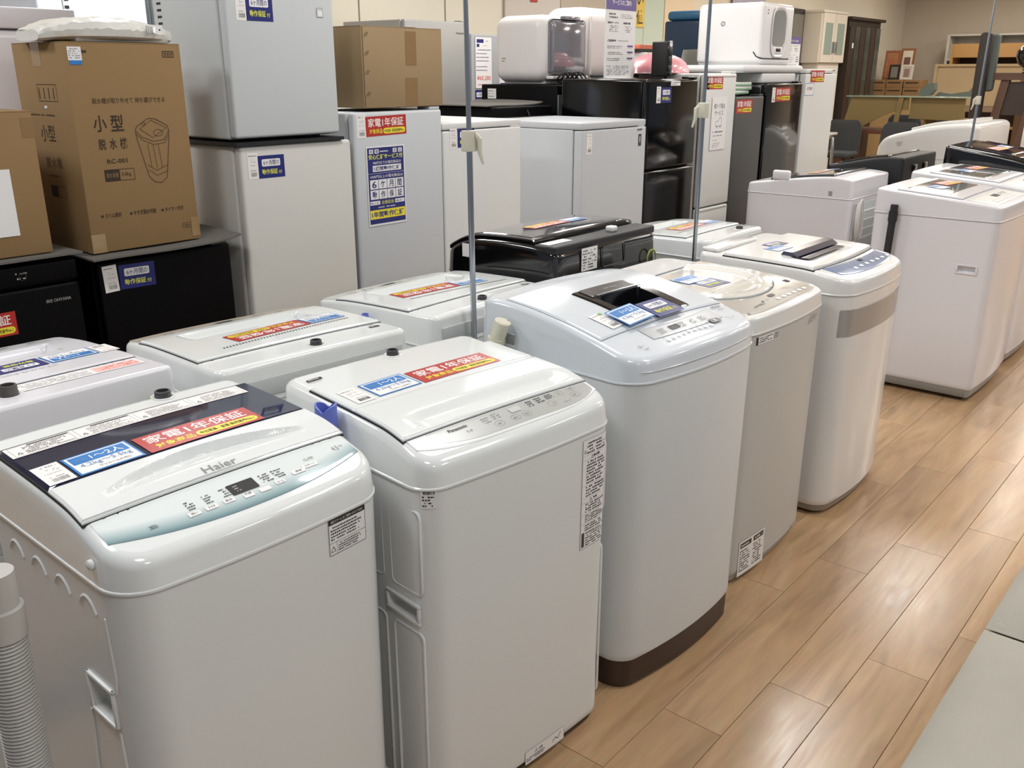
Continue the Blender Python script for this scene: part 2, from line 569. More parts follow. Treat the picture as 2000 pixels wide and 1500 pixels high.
# ------------------------------------------------------------------ setting
def wood_material():
    m = bpy.data.materials.new('oak_vinyl_plank')
    m.use_nodes = True
    nt = m.node_tree; N = nt.nodes; Lk = nt.links
    b = N['Principled BSDF']
    tc = N.new('ShaderNodeTexCoord'); oi = N.new('ShaderNodeObjectInfo')
    mp = N.new('ShaderNodeMapping'); mp.inputs['Scale'].default_value = (.9, 7, 4)
    cmb = N.new('ShaderNodeCombineXYZ')
    ml = N.new('ShaderNodeMath'); ml.operation = 'MULTIPLY'; ml.inputs[1].default_value = 37.0
    Lk.new(oi.outputs['Random'], ml.inputs[0])
    for i in range(3): Lk.new(ml.outputs[0], cmb.inputs[i])
    va = N.new('ShaderNodeVectorMath'); va.operation = 'ADD'
    Lk.new(tc.outputs['Object'], mp.inputs['Vector'])
    Lk.new(mp.outputs['Vector'], va.inputs[0]); Lk.new(cmb.outputs[0], va.inputs[1])
    n1 = N.new('ShaderNodeTexNoise'); n1.inputs['Scale'].default_value = 2.2; n1.inputs['Detail'].default_value = 6; n1.inputs['Distortion'].default_value = 1.2
    Lk.new(va.outputs[0], n1.inputs['Vector'])
    n2 = N.new('ShaderNodeTexNoise'); n2.inputs['Scale'].default_value = 14; n2.inputs['Detail'].default_value = 5
    Lk.new(va.outputs[0], n2.inputs['Vector'])
    n3 = N.new('ShaderNodeTexNoise'); n3.inputs['Scale'].default_value = .9; n3.inputs['Detail'].default_value = 2
    Lk.new(va.outputs[0], n3.inputs['Vector'])
    cr = N.new('ShaderNodeValToRGB')
    e = cr.color_ramp.elements
    e[0].position = .32; e[0].color = lin('#9f805f')
    e[1].position = .72; e[1].color = lin('#bb9b76')
    q = cr.color_ramp.elements.new(.46); q.color = lin('#ae8d69')
    q = cr.color_ramp.elements.new(.56); q.color = lin('#b4936e')
    Lk.new(n1.outputs['Fac'], cr.inputs['Fac'])
    mx = N.new('ShaderNodeMix'); mx.data_type = 'RGBA'; mx.blend_type = 'OVERLAY'
    mx.inputs[0].default_value = .14
    Lk.new(cr.outputs['Color'], mx.inputs[6]); Lk.new(n2.outputs['Color'], mx.inputs[7])
    hs = N.new('ShaderNodeHueSaturation'); hs.inputs['Saturation'].default_value = 1.0
    mr = N.new('ShaderNodeMapRange'); mr.inputs['To Min'].default_value = .94; mr.inputs['To Max'].default_value = 1.05
    Lk.new(oi.outputs['Random'], mr.inputs['Value'])
    m3 = N.new('ShaderNodeMapRange'); m3.inputs['From Min'].default_value = .3; m3.inputs['From Max'].default_value = .7; m3.inputs['To Min'].default_value = .88; m3.inputs['To Max'].default_value = 1.1
    Lk.new(n3.outputs['Fac'], m3.inputs['Value'])
    mm = N.new('ShaderNodeMath'); mm.operation = 'MULTIPLY'
    Lk.new(mr.outputs[0], mm.inputs[0]); Lk.new(m3.outputs[0], mm.inputs[1])
    Lk.new(mm.outputs[0], hs.inputs['Value'])
    Lk.new(mx.outputs[2], hs.inputs['Color']); Lk.new(hs.outputs['Color'], b.inputs['Base Color'])
    rr = N.new('ShaderNodeMapRange'); rr.inputs['To Min'].default_value = .15; rr.inputs['To Max'].default_value = .30
    Lk.new(n2.outputs['Fac'], rr.inputs['Value']); Lk.new(rr.outputs[0], b.inputs['Roughness'])
    bp = N.new('ShaderNodeBump'); bp.inputs['Strength'].default_value = .12; bp.inputs['Distance'].default_value = .001
    Lk.new(n2.outputs['Fac'], bp.inputs['Height']); Lk.new(bp.outputs['Normal'], b.inputs['Normal'])
    return m
WOOD = wood_material()
JOINT = mat('plank_joint', '#4b3828', 0.8)
floor = MB().box(-4, 18.2, -6, 5.8, -.06, -.0035).build('floor', JOINT, None, 0)
struct(floor)
PL, PW = .937, .1525
pm = MB()
a, b_, h = PL/2-.0006, PW/2-.0006, .0006
pm.loft([[(-a,-b_,-.0035),(a,-b_,-.0035),(a,b_,-.0035),(-a,b_,-.0035)], [(-a,-b_,-h),(a,-b_,-h),(a,b_,-h),(-a,b_,-h)],
         [(-a+.0006,-b_+.0006,0),(a-.0006,-b_+.0006,0),(a-.0006,b_-.0006,0),(-a+.0006,b_-.0006,0)]], False, True)
plank0 = None
cnt = 0
row_ends = []
for r in range(-4, 12):
    yc = .5165 + PW*r          # row centre
    off = 2.157 - .257*r
    k0 = math.floor((-.3 - off)/PL)
    k = k0
    xmax = 6.6 if r < 3 else (7.6 if r < 8 else 7.0)
    while off + PL*k < xmax:
        xc = off + PL*(k+.5)
        k += 1
        if xc < .2 and r > 2: continue
        if plank0 is None:
            plank0 = pm.build('floor_plank', WOOD, floor, 0); o = plank0
        else:
            o = plank0.copy(); C.objects.link(o)
        o.location = (xc, yc, 0); cnt += 1
    row_ends.append((off + PL*k, yc))
# (ends recorded below)
# the floor beyond the near aisle, too far or too hidden to tell plank from plank
ff = MB(); 
def strip(x0, x1, y0, y1):
    rng = random.Random(3)
    r = int((y0-.44)/PW) - 1
    y = y0
    while y < y1 - 1e-6:
        x = x0 - rng.random()*PL
        while x < x1:
            xa, xb = max(x, x0), min(x+PL, x1)
            if xb - xa > .01:
                ff.box(xa+.0006, xb-.0006, y+.0006, min(y+PW, y1)-.0006, -.0035, 0)
            x += PL
        y += PW
y_lo = .5165 - PW*4.5; y_hi = .5165 + PW*11.5
strip(-1.2, 17.6, y_hi, 5.7)
for xe, yc in row_ends:
    x = xe
    while x < 17.45:
        ff.box(x+.0006, min(x+PL, 17.45)-.0006, yc-PW/2+.0006, yc+PW/2-.0006, -.0035, 0)
        x += PL
strip(-1.2, 14, -2.2, y_lo)
fo = ff.build('floor_field', WOOD, floor, 0); fo['kind'] = 'stuff'

YW, XW = 5.75, 17.5
wl = MB().box(-3, XW+.15, YW, YW+.15, 0, CEIL+.1).build('wall_back', WALLM, None, 0); struct(wl)
wr = MB().box(XW, XW+.15, -6, YW-.001, 0, CEIL+.1).build('wall_right', WALLM2, None, 0); struct(wr)
JM = mat('wall_panel_joint', '#8f836f', .9)
for i, x in enumerate((3.2, 5.05, 6.0, 6.95, 7.9, 9.6)):
    struct(MB().box(x-.006, x+.006, YW-.004, YW-.0005, .12, CEIL-.05).build('trim_%d' % (i+1), JM, None, 0))
struct(MB().box(-3, XW-.001, YW-.014, YW-.0005, 0, .10).build('baseboard_back', mat('baseboard_vinyl','#6b5a49',.6), None, 0))
struct(MB().box(XW-.014, XW-.0005, -6, YW-.015, 0, .10).build('baseboard_right', mat('baseboard_vinyl','#6b5a49',.6), None, 0))
CEILM = mat('ceiling_board', '#d8d6d0', .9, noise=.03, nscale=10)
ce = MB().box(-4, XW+.15, -6, YW+.15, CEIL, CEIL+.08).build('ceiling', CEILM, None, 0); struct(ce)
# ceiling lights: recessed square troffers
FRM = mat('light_frame', '#e6e6e4', .5)
DIF = mat('light_diffuser', '#f6f4ee', .5, emit=1.6)
lights = []
for ix, lx in enumerate((.1, 2.6, 5.15, 7.65, 10.2, 12.75, 15.3)):
    for iy, ly in enumerate((-2.6, -.35, 1.85, 4.0)):
        lights.append((lx, ly))
for i, (lx, ly) in enumerate(lights):
    far = lx > 9
    t = thing('ceiling_light', 'square white recessed ceiling light panel over the shop floor', 'ceiling light', (lx, ly, CEIL), 0, 'ceiling light panels')
    fr = MB()
    fr.box(-.33, .33, -.33, -.29, -.012, -.0005).box(-.33, .33, .29, .33, -.012, -.0005).box(-.33, -.29, -.29, .29, -.012, -.0005).box(.29, .33, -.29, .29, -.012, -.0005)
    fr.build('frame', FRM, t, 0)
    MB().box(-.289, .289, -.289, .289, -.008, -.0005).build('diffuser', DIF, t, 0)
    ld = bpy.data.lights.new('lamp', 'AREA'); ld.shape = 'SQUARE'; ld.size = .56
    ld.energy = LIGHT_W * (1.5 if far else 1.0) * (1.7 if ly > 3 and not far else 1)
    cool = max(0, min(1, (4.2 - lx)/4))
    ld.color = (1.0 - .03*cool, .985 + .005*cool, .965 + .055*cool) if not far else (1.0, .93, .84)
    lo = bpy.data.objects.new('lamp', ld); C.objects.link(lo); lo.parent = t
    lo.location = (0, 0, -.016)

def lens_dip(xw, ya, yb0, bulge, depth, x0=0, ramp=.008):
    # scooped finger recess: slopes down from ya and climbs a wall at yb0 + bulge
    def f(x, y):
        u = (x-x0)/xw
        if abs(u) >= 1: return 0
        yb = yb0 + bulge*(1-u*u)
        k = (1-u*u)
        if y <= ya or y >= yb+ramp: return 0
        dd = depth*math.sqrt(k)
        if y < yb: return -dd*sm(ya, yb, y)
        return -dd*(1-sm(yb, yb+ramp, y))
    return f

# ================================================================== FRONT ROW
# ---- navy-windowed washer, nearest on the left
f1 = Washer('white washing machine with dark blue glass lid window and teal shaded control panel', (.742,1.118), -1.5, .49, .475, .75,
            [(0,.803),(.15,.826),(.35,.85),(1,.865)], well=(-0.234, 0.234, 0.106, 0.404), rf=.06, bow=.014, rim=.018)
t = f1.t
f1.patch('lid_seam_shade', -.2365, .2365, .1045, .408, .0006, GAP, 14, 14, skirt=.004)
f1.patch('lid_window', -.234, .234, .213, .406, .006, SMOKE, 14, 12, skirt=.007, label='dark blue tinted glass lid window')
f1.patch('lid_front', -.236, .236, .106, .212, .0065, WHITE_T, 100, 64, dip=lens_dip(.178, .131, .148, .043, .018, ramp=.005), skirt=.010)
grad = bpy.data.materials.new('teal_shaded_panel_print'); grad.use_nodes = True
nt = grad.node_tree; b = nt.nodes['Principled BSDF']; b.inputs['Roughness'].default_value = .12; b.inputs['Coat Weight'].default_value = .5
tc = nt.nodes.new('ShaderNodeTexCoord'); sx = nt.nodes.new('ShaderNodeSeparateXYZ'); nt.links.new(tc.outputs['Object'], sx.inputs[0])
m1 = nt.nodes.new('ShaderNodeMath'); m1.operation = 'MULTIPLY'; nt.links.new(sx.outputs['X'], m1.inputs[0]); nt.links.new(sx.outputs['X'], m1.inputs[1])
m2 = nt.nodes.new('ShaderNodeMath'); m2.operation = 'MULTIPLY_ADD'; nt.links.new(m1.outputs[0], m2.inputs[0]); m2.inputs[1].default_value = -.62; nt.links.new(sx.outputs['Y'], m2.inputs[2])
cr = nt.nodes.new('ShaderNodeValToRGB'); mrr = nt.nodes.new('ShaderNodeMapRange'); mrr.inputs['From Min'].default_value = .014; mrr.inputs['From Max'].default_value = .052
nt.links.new(m2.outputs[0], mrr.inputs['Value']); nt.links.new(mrr.outputs[0], cr.inputs['Fac']); nt.links.new(cr.outputs['Color'], b.inputs['Base Color'])
cr.color_ramp.elements[0].color = lin('#55777e'); cr.color_ramp.elements[1].color = lin('#dfe6e4')
q = cr.color_ramp.elements.new(.45); q.color = lin('#a4b9bb')
f1.patch('control_panel', -.226, .226, .02, .102, .0012, grad, 22, 8, front=lambda u: .018+.034*abs(2*u-1)**2.2, skirt=.002, rnd=.0004)
d = Decal()
d.rr(-.024, .050, .024, .075, .002, TXK, 1)
d.fine(-.015, .054, -.006, .071, 3, TXGL, 2)
for i, (bx, by, w) in enumerate(((-.095,.045,.020),(-.066,.045,.021),(-.036,.045,.019),(-.003,.041,.018),(.027,.041,.020),(.058,.045,.018),(.100,.052,.026),(.126,.057,.030))):
    d.rr(bx-w/2, by-.0045, bx+w/2, by+.0045, .0015, PAPER, 1)
d.rr(-.003,.0,-.002,.001,.0003,TXG,1)
for bx, s_ in ((-.095,'洗い'),(-.066,'すすぎ'),(-.036,'脱水'),(-.003,'水量'),(.058,'コース')):
    d.text(s_, bx-.006, (.042 if bx > -.01 else .043), bx+.006, (.046 if bx > -.01 else .0475), TXK, 3)
d.text('スタート', .116, .0555, .136, .0595, TXK, 3); d.text('電源', .094, .0505, .106, .0545, TXK, 3)
for bx in (-.098, -.068, -.038):
    for k in range(4):
        d.fine(bx, .053+.0055*k, bx+.015, .0575+.0055*k, 1, TXK, 1, fill=.6)
for bx in (.034, .058):
    for k in range(4):
        d.fine(bx, .053+.0055*k, bx+.021, .0575+.0055*k, 1, TXK, 1, fill=.62)
d.fine(.125, .068, .150, .0755, 2, TXG, 1); 
d.text('4.5', .187, .070, .200, .081, TXG, 1); d.text('kg', .203, .0745, .210, .080, TXG, 1)
d.fine(-.165, .046, -.150, .054, 3, TXK, 1)
d.build('panel_printing', t, f1.top(0, 0, 0, .0016))
Decal().text('Haier', -.034, .0, .026, .016, TXG, 1, .004).build('brand_lettering', t, f1.top(0, .1105, 0, .0070))
d = Decal(); d.rect(0,0,.434,.046,PAPERP,1)
for k in range(4):
    x0 = .006 + .107*k
    d.frame(x0, .003, x0+.100, .043, .0006, TXG, 2)
    if k in (0, 1): d.rect(x0+.03, .038, x0+.098, .041, TXK, 3)
    d.fine(x0+.020, .006, x0+.097, .036, 6, TXG if k else TXK, 2, dens=.85)
    d.line([(x0+.006,.010),(x0+.014,.010),(x0+.010,.018),(x0+.006,.010)], .0012, TXK, 2)
d.build('caution_label', t, f1.top(-.229, .351, 0, .0062), label='white caution label strip on the dark glass')
d = Decal(); blue_label(d).build('capacity_label', t, f1.top(-.182, .217, 0, .0065), label='blue and white capacity label')
d = Decal(); red_label(d).build('warranty_label', t, f1.top(-.066, .216, 0, .0065), label='red warranty label')
d = Decal(); price_tag(d).build('price_tag', t, f1.top(-.229, .218, 0, .0065))
d = Decal(); d.rect(0,0,.082,.066,PAPER,1); d.frame(0,0,.082,.066,.0007,TXK,2); d.rect(0,.056,.082,.066,TXK,2); d.text('高圧スチーム をご使用いただくために', .005,.0585,.077,.0635,TXW,3)
d.fine(.004,.026,.078,.053,5,TXK,2,dens=.95,wmin=.6); d.rect(0,.022,.082,.0227,TXK,2); d.rect(.016,0,.0165,.022,TXK,2)
d.line([(.003,.006),(.013,.006),(.008,.016),(.003,.006)],.001,TXK,2); d.fine(.019,.003,.078,.020,4,TXK,2,dens=.95,wmin=.6)
d.build('front_notice', t, f1.front(.106, .681))
f1.cut([(-.30, -.222, .082, .155, .503, .560), (.222, .30, .082, .155, .503, .560)])
for sx in (-1, 1):
    g = MB()
    pts = [(.078,.500),(.160,.500),(.160,.564),(.078,.564)]
    X = sx*.2425
    for a, b2 in ((.074,.082),(.155,.163)): g.rbox(X-.004, X+.002, a, b2, .496, .568, .002, 2)
    g.rbox(X-.004, X+.003, .074, .163, .560, .568, .002, 2); g.rbox(X-.004, X+.002, .074, .163, .496, .503, .002, 2)
    g.build('handle_rim', WHITE, t)
    for yy in (.115, .20, .285, .37):
        g = MB(); ring = []
        g.tube([(sx*.2415, yy+.030*math.cos(R(a)), .675+.042*math.sin(R(a))) for a in range(30, 151, 12)], .0035, 6)
        g.build('embossed_arch', WHITE, t)
    g = MB()
    g.tube([(sx*.2415, .062, .70), (sx*.2415, .058, .60), (sx*.2415, .064, .57)], .003, 6)
    g.tube([(sx*.2415, .17, .49), (sx*.2415, .19, .35), (sx*.2415, .20, .10)], .003, 6)
    g.tube([(sx*.2415, .075, .49), (sx*.2415, .068, .30), (sx*.2415, .068, .08)], .003, 6)
    g.build('embossed_rib', WHITE, t)
g = MB(); g.tube([(-.243,.074,.786),(-.249,.074,.786),(-.251,.074,.786)], [.008,.008,.004], 12); g.build('screw_cap', WHITE_T, t)
f1.inlet(.083, .452, r=.015)
# corrugated drain hose hanging down the left side
def corrugated(name, parent, pts, r, m, pitch=.006, amp=.0022, n=16):
    # resample
    P_ = [Vector(p) for p in pts]
    seg = [0]
    for a, b2 in zip(P_[:-1], P_[1:]): seg.append(seg[-1] + (b2-a).length)
    L_ = seg[-1]; N_ = int(L_/(pitch/2)); out = []; rs = []
    for i in range(N_+1):
        s_ = L_*i/N_
        for k in range(len(seg)-1):
            if s_ <= seg[k+1]+1e-9: break
        f = (s_-seg[k])/max(seg[k+1]-seg[k],1e-9)
        out.append(P_[k].lerp(P_[k+1], f)); rs.append(r + (amp if i % 2 else -amp))
    return MB().tube(out, rs, n).build(name, m, parent, 80)
HOSEG = mat('grey_hose_plastic', '#b9b6b0', .45)
corrugated('drain_hose', t, [(-.355,.13,.715),(-.358,.13,.4),(-.36,.13,.2),(-.35,.17,.06),(-.30,.25,.035)], .0275, HOSEG)
MB().tube([(-.355,.13,.70),(-.354,.13,.745),(-.354,.13,.747),(-.353,.13,.80)], [.031,.031,.026,.026], 20).build('hose_cuff', HOSEG, t)

# ---- grey-panelled white washer, second in the row
f2 = Washer('white washing machine with long flat grey control strip, second from the left in front row', (1.272,1.02), -5.7, .52, .475, .75,
            [(0,.803),(.15,.826),(.3,.84),(1,.855)], well=(-0.244, 0.244, 0.077, 0.372), rf=.048, bow=.010, rim=.020, base=.022, basem=BLACKM)
t = f2.t
f2.patch('lid_seam_shade', -.246, .246, .074, .375, .0006, GAP, 14, 14, skirt=.004)
def dip2(x, y):
    z = -.0025*math.exp(-((y-.228)/.004)**2)
    u = (x-.01)/.215
    if abs(u) < 1:
        k = min(1, (1-abs(u))*5)
        yb = .150
        z += -.013*k*sm(.084, .096, y)*(1-sm(yb-.030, yb, y))
    return z
f2.patch('lid', -.244, .244, .077, .372, .0068, WHITE_T, 44, 60, dip=dip2, skirt=.010)
f2.patch('control_panel', -.238, .243, .02, .074, .0014, WHITE_T, 20, 8, front=lambda u: .014+.03*abs(2*u-1)**4, skirt=.002, rnd=.0004)
f2.patch('touch_strip', -.196, .236, .022, .072, .0018, mat('touch_strip_grey', '#aeafaa', .25), 20, 8, front=lambda u: .020+.026*abs(2*u-1)**5, skirt=.0005, rnd=.0001)
d = Decal()
d.text('Panasonic', -.153, .055, -.108, .063, TXK, 1, .02)
d.text('5.0', -.120, .041, -.107, .0465, TXG, 1)
for cx, cy, rx in ((-.043,.036,.012),(.0,.037,.012),(.031,.037,.012),(.108,.041,.013),(.180,.045,.014),(.150,.062,.009),(.184,.066,.009)):
    d.ring(cx, cy, rx, .0075, .0006, TXG, 1)
    d.fine(cx-.006, cy-.002, cx+.006, cy+.002, 1, TXG, 1, fill=.8)
for k in range(3):
    d.fine(-.072, .046+.006*k, -.052, .0505+.006*k, 1, TXG, 1); d.fine(-.046, .049+.006*k, -.020, .0535+.006*k, 1, TXG, 1)
d.rr(.002, .050, .030, .064, .002, GREYP, 1)
for k in range(3):
    d.fine(.052, .050+.006*k, .072, .0545+.006*k, 1, TXK, 1, fill=.7); d.fine(.078, .052+.006*k, .100, .0565+.006*k, 1, TXK, 1, fill=.7); d.fine(.106, .054+.005*k, .130, .0585+.005*k, 1, TXK, 1, fill=.6)
d.fine(.135, .033, .165, .036, 1, TXG, 1)
d.build('panel_printing', t, f2.top(0,0,0,.0022))
blue_label(Decal()).build('capacity_label', t, f2.top(-.172, .239, 1, .0072), label='blue and white capacity label')
red_label(Decal()).build('warranty_label', t, f2.top(-.058, .239, 1, .0072), label='red warranty label')
price_tag(Decal(), bar=TXK).build('price_tag', t, f2.top(-.224, .236, 1, .0072))
d = Decal(); d.rect(0,0,.036,.010,TXK,1); d.fine(.003,.002,.033,.008,1,PAPER,2); d.fine(0,-.009,.036,-.001,2,TXGL,1)
d.build('model_printing', t, f2.top(-.224, .412, 2, .0012))
d = Decal(); w_, h_ = .088, .252
d.rect(0,0,w_,h_,PAPER,1,.008); d.frame(0,0,w_,h_,.0007,TXG,2)
rows = [(.218,.246,4),(.208,.214,1),(.150,.203,8),(.120,.146,4),(.110,.116,1),(.083,.106,4),(.060,.079,4),(.040,.056,3)]
for a, b2, r_ in rows:
    d.fine(.014 if r_ > 1 else .036, a, .080 if r_ > 1 else .058, b2, r_, TXK, 2, fill=.6 if r_ > 1 else .9, dens=.85, wmin=.5)
    d.rect(.003, a-.0025, .085, a-.002, TXG, 2)
for yy in (.222, .206, .108):
    xx = .004 if yy > .21 else .028
    d.line([(xx,yy),(xx+.007,yy),(xx+.0035,yy+.007),(xx,yy)], .001, TXK, 2)
d.rect(.004,.004,.013,.038,mat('label_dark_block','#4a3c38',.6),2); d.fine(.017,.003,.083,.037,6,TXK,2,dens=.8)
d.build('caution_label', t, f2.front(.152, .484), label='tall white caution label at the right edge')
d = Decal(); d.rect(0,0,.125,.034,PAPER,1); d.frame(0,0,.125,.034,.0006,TXG,2); d.fine(.004,.006,.075,.016,2,TXK,2); d.text('注意', .042,.019,.054,.026,TXK,2,.01)
d.line([(.030,.019),(.038,.019),(.034,.027),(.030,.019)],.0008,TXK,2); d.line([(.086,.012),(.096,.020),(.104,.013),(.114,.026)],.0016,TXK,2)
d.build('lower_notice', t, f2.front(-.012, .022))
d = Decal(); d.rect(0,0,.028,.040,PAPER,1); d.barcode(.005,.028,.025,.038,TXK,2,9); d.fine(.003,.003,.025,.026,4,TXK,2,dens=.7)
d.build('barcode_sticker', t, f2.corner(212, .715), base=.0008)
f2.cut([(-.30, -.236, .036, .122, .478, .508), (.236, .30, .036, .122, .478, .508)])
for sx in (-1, 1):
    X = sx*.2575
    g = MB()
    g.rbox(X-.003, X+.003, .028, .130, .507, .514, .002, 2); g.rbox(X-.003, X+.003, .028, .130, .470, .478, .002, 2)
    g.rbox(X-.003, X+.003, .028, .036, .478, .507, .002, 2); g.rbox(X-.003, X+.003, .122, .130, .478, .507, .002, 2)
    g.build('handle_rim', WHITE, t)
    for z0, z1 in ((.535,.705),(.06,.452)):
        for y0, y1 in ((.022,.110),(.135,.40)):
            g = MB()
            pts = []
            for cx, cy, a in ((y1-.012,z0+.012,-90),(y1-.012,z1-.012,0),(y0+.012,z1-.012,90),(y0+.012,z0+.012,180)):
                for k in range(4): pts.append((sx*.2551, cx+.012*math.cos(R(a+30*k)), cy+.012*math.sin(R(a+30*k))))
            g.tube(pts+[pts[0]], .0028, 6); g.build('embossed_panel', WHITE, t)
f2.inlet(.012, .440, r=.013)
BLUEP = mat('periwinkle_plastic', '#6676c8', .4)
def cap_ring(r_, z_, wav=0): return [(-.2815+r_*math.cos(2*PI*k/32), .262+r_*math.sin(2*PI*k/32), z_+wav*(abs(math.cos(2*PI*k/32+.9))**.5-.5)) for k in range(32)]
g = MB().loft([cap_ring(.019,.72), cap_ring(.020,.80), cap_ring(.021,.812), cap_ring(.021,.850,.018), cap_ring(.0175,.850,.018), cap_ring(.017,.806), cap_ring(.001,.803)]); g.build('hose_cap', BLUEP, t)
corrugated('drain_hose', t, [(-.283,.262,.70),(-.283,.262,.4),(-.283,.262,.15)], .0155, mat('light_hose','#c9c6bc',.45))

# ---- domed washer with brown plinth, third
f3 = Washer('tall bluish white washing machine with black lid grip and dark brown plinth', (1.872,.985), -4, .535, .49, .80,
            [(0,.862),(.12,.876),(.25,.893),(.5,.918),(.8,.934),(1,.928)], crown=.010, well=(-.098,.106,.120,.284), rf=.06, rb=.05, bow=.030, rim=.016, base=.075, basem=BROWN, body=WHITE_BB, top=WHITE_B, taper=.006)
t = f3.t
for k in range(1):
    rings = [f3.ring(.020, .002), f3.ring(.012, .012), f3.ring(.010, .086)]
    MB().loft(rings).build('plinth', BROWN, t, label if False else 40)
f3.patch('lid_seam_shade', -.2465, .2465, .1055, .400, .0005, mat('seam_shadow','#6d747c',.7), 14, 14, skirt=.004)
def inrect(x, y, x0, x1, y0, y1, e=.004): return sm(0, e, min(x-x0, x1-x, y-y0, y1-y))
f3.patch('lid', -.246, .246, .107, .398, .0048, WHITE_B, 70, 60, skirt=.010, dip=lambda x, y: -.034*inrect(x, y, -.090, .098, .134, .266))
def gz(x, y, h): return f3.zf(x, y) + h
f3.patch('grip_housing', -.108, .124, .122, .310, .0085, BLACKG, 70, 60, skirt=.006, rnd=.003, front=lambda u: .120+.050*(1-sm(0,.22,u)), back=lambda u: .312-.05*sm(.8,1,u),
         dip=lambda x, y: -.036*inrect(x, y, -.080, .086, .144, .254))
f3.patch('grip_bar', -.088, .092, .258, .306, .0125, mat('smoked_brown_plastic','#3b3734',.3,coat=.3), 16, 8, skirt=.005, rnd=.002)
g = MB(); g.tube([(-.075+.018*k,.258,gz(-.075+.018*k,.258,.0125)) for k in range(11)], .0018, 8); g.build('grip_edge', CHROME, t)
Decal().text('BEAT WASH', 0, 0, .052, .008, TXGL, 1).build('grip_lettering', t, f3.top(-.02, .276, 0, .0128))
f3.patch('display_strip', -.125, .165, .040, .096, .0018, mat('strip_grey','#b4b7b8',.25), 18, 6, front=lambda u: .048-.008*(1-(2*u-1)**2), back=lambda u: .084+.012*(2*u-1)**2, skirt=.0008, rnd=.0002)
d = Decal()
d.text('HITACHI', .205,.104,.245,.112,TXK,1,.02); d.fine(.218,.092,.245,.097,1,TXG,1)
d.text('5', -.168,.052,-.160,.062,TXG,1); d.text('kg', -.158,.054,-.150,.059,TXG,1); d.fine(-.162,.040,-.145,.047,1,TXG,1)
d.rr(.122,.048,.164,.066,.003,mat('badge_dark','#44444a',.3),2); d.text('X', .136,.051,.150,.063,TXW,3,.03)
for k in range(9):
    cx = -.07+.022*k
    d.rr(cx-.007,.043-.001*abs(k-4),cx+.007,.052-.001*abs(k-4),.003,PAPER,2); d.fine(cx-.005,.055,cx+.006,.061,1,TXG,2)
for k in range(5):
    d.fine(-.06+.042*k,.070,-.035+.042*k,.090,3,TXG,2)
d.ring(.205,.055,.010,.006,.0008,TXG,1); d.disc(.222,.052,.002,TXK,1)
d.rr(-.015,.072,.02,.088,.002,DGREY,1)
d.build('panel_printing', t, f3.top(-.025,-.017,0,.0028))
blue_label(Decal()).build('capacity_label', t, f3.top(-.146, .101, 3, .0122), base=.0015, label='blue and white capacity label')
navy_label(Decal()).build('warranty_label', t, f3.top(-.034, .097, 1, .0115), base=.001, label='dark blue six month warranty label')
d = Decal(); price_tag(d, .042, .072); d.rect(.030,.060,.042,.070,mat('label_green','#69a85a',.5),3); d.build('price_tag', t, f3.top(-.184, .120, 3, .0062))
# front crease of the top cover
g = MB(); g.tube([(x, f3.fy(x)-.0006+(.0 if abs(x) < .2 else (abs(x)-.2)**2*6), .828) for x in [-.235+.47*k/24 for k in range(25)]], .0012, 6); g.build('cover_crease', WHITE_B, t)
g = MB(); g.rbox(-.2705,-.2665,.352,.425,.826,.852,.002,2); g.build('handle_slot', GREYM, t)  # grey plate painted for the shade of a hand recess, nothing cut
g = MB(); g.rbox(-.2715,-.266,.348,.430,.818,.827,.002,2).rbox(-.2715,-.266,.348,.430,.851,.856,.002,2); g.build('handle_rim', WHITE_B, t)
g = MB(); g.tube([(-.300,.392,.70),(-.298,.388,.80),(-.297,.385,.835)], [.020,.021,.022], 20); g.tube([(-.297,.385,.835),(-.296,.383,.845)], [.0225,.0225], 20); g.tube([(-.297,.385,.835),(-.293,.366,.888),(-.293,.366,.8885),(-.294,.370,.876)], [.019,.0195,.0155,.014], 20); g.build('drain_hose_end', CREAMP, t)
corrugated('drain_hose', t, [(-.300,.392,.70),(-.300,.40,.4),(-.300,.41,.12)], .0155, CREAMP)

# ---- round-lid washer, fourth
f4 = Washer('white washing machine with rounded clear lid and grey panel behind the domed one', (2.475,1.03), 0, .53, .58, .775,
            [(0,.825),(.3,.845),(1,.85)], crown=.003, well=(-0.2, 0.2, 0.13, 0.42), rf=.05, rb=.05, bow=.020, rim=.010, base=.03, basem=GREYM, body=mat('greyed_white_enamel','#bbbab6',.34), top=WHITE_W)
t = f4.t
arc4 = lambda u: .082+.175*(1-math.sqrt(max(0, 1-min(1, abs(2*u-1)*.995)**2)))
f4.patch('control_panel', -.250, .252, .010, .30, .0015, mat('warm_grey_panel','#a8a49b',.22,coat=.4), 20, 12, front=lambda u: .008+.03*abs(2*u-1)**5, back=lambda u: arc4(u)+.02, skirt=.002, rnd=.0004, label='grey control panel with small dark display')
f4.patch('lid_seam_shade', -.236, .236, .08, .43, .0018, mat('seam_shadow','#6d747c',.7), 30, 16, front=arc4, skirt=.002)
def dip4(x, y):
    q = math.hypot(x/.2, (y-.30)/.20)
    return -.010*(1-sm(.80, .98, q)) + .004*(1-sm(.0, .010, abs(y-.185)))*(q<.95)
f4.patch('lid', -.232, .232, .086, .425, .0085, mat('clear_white_lid','#e4e2da',.08,coat=1.0), 40, 40, dip=dip4, front=lambda u: arc4(u)+.004, skirt=.007)
d = Decal()
for k in range(6): d.rr(.0+.036*k-.012,.030,.0+.036*k+.008,.042,.004,PAPER,1); d.fine(-.010+.036*k,.047,.010+.036*k,.052,1,TXG,1)
d.rr(-.012,.056,.022,.070,.002,BROWN,1); d.fine(-.15,.036,-.08,.046,2,TXK,1); d.disc(-.075,.050,.004,TXK,1); d.fine(-.06,.05,-.02,.055,1,TXG,1)
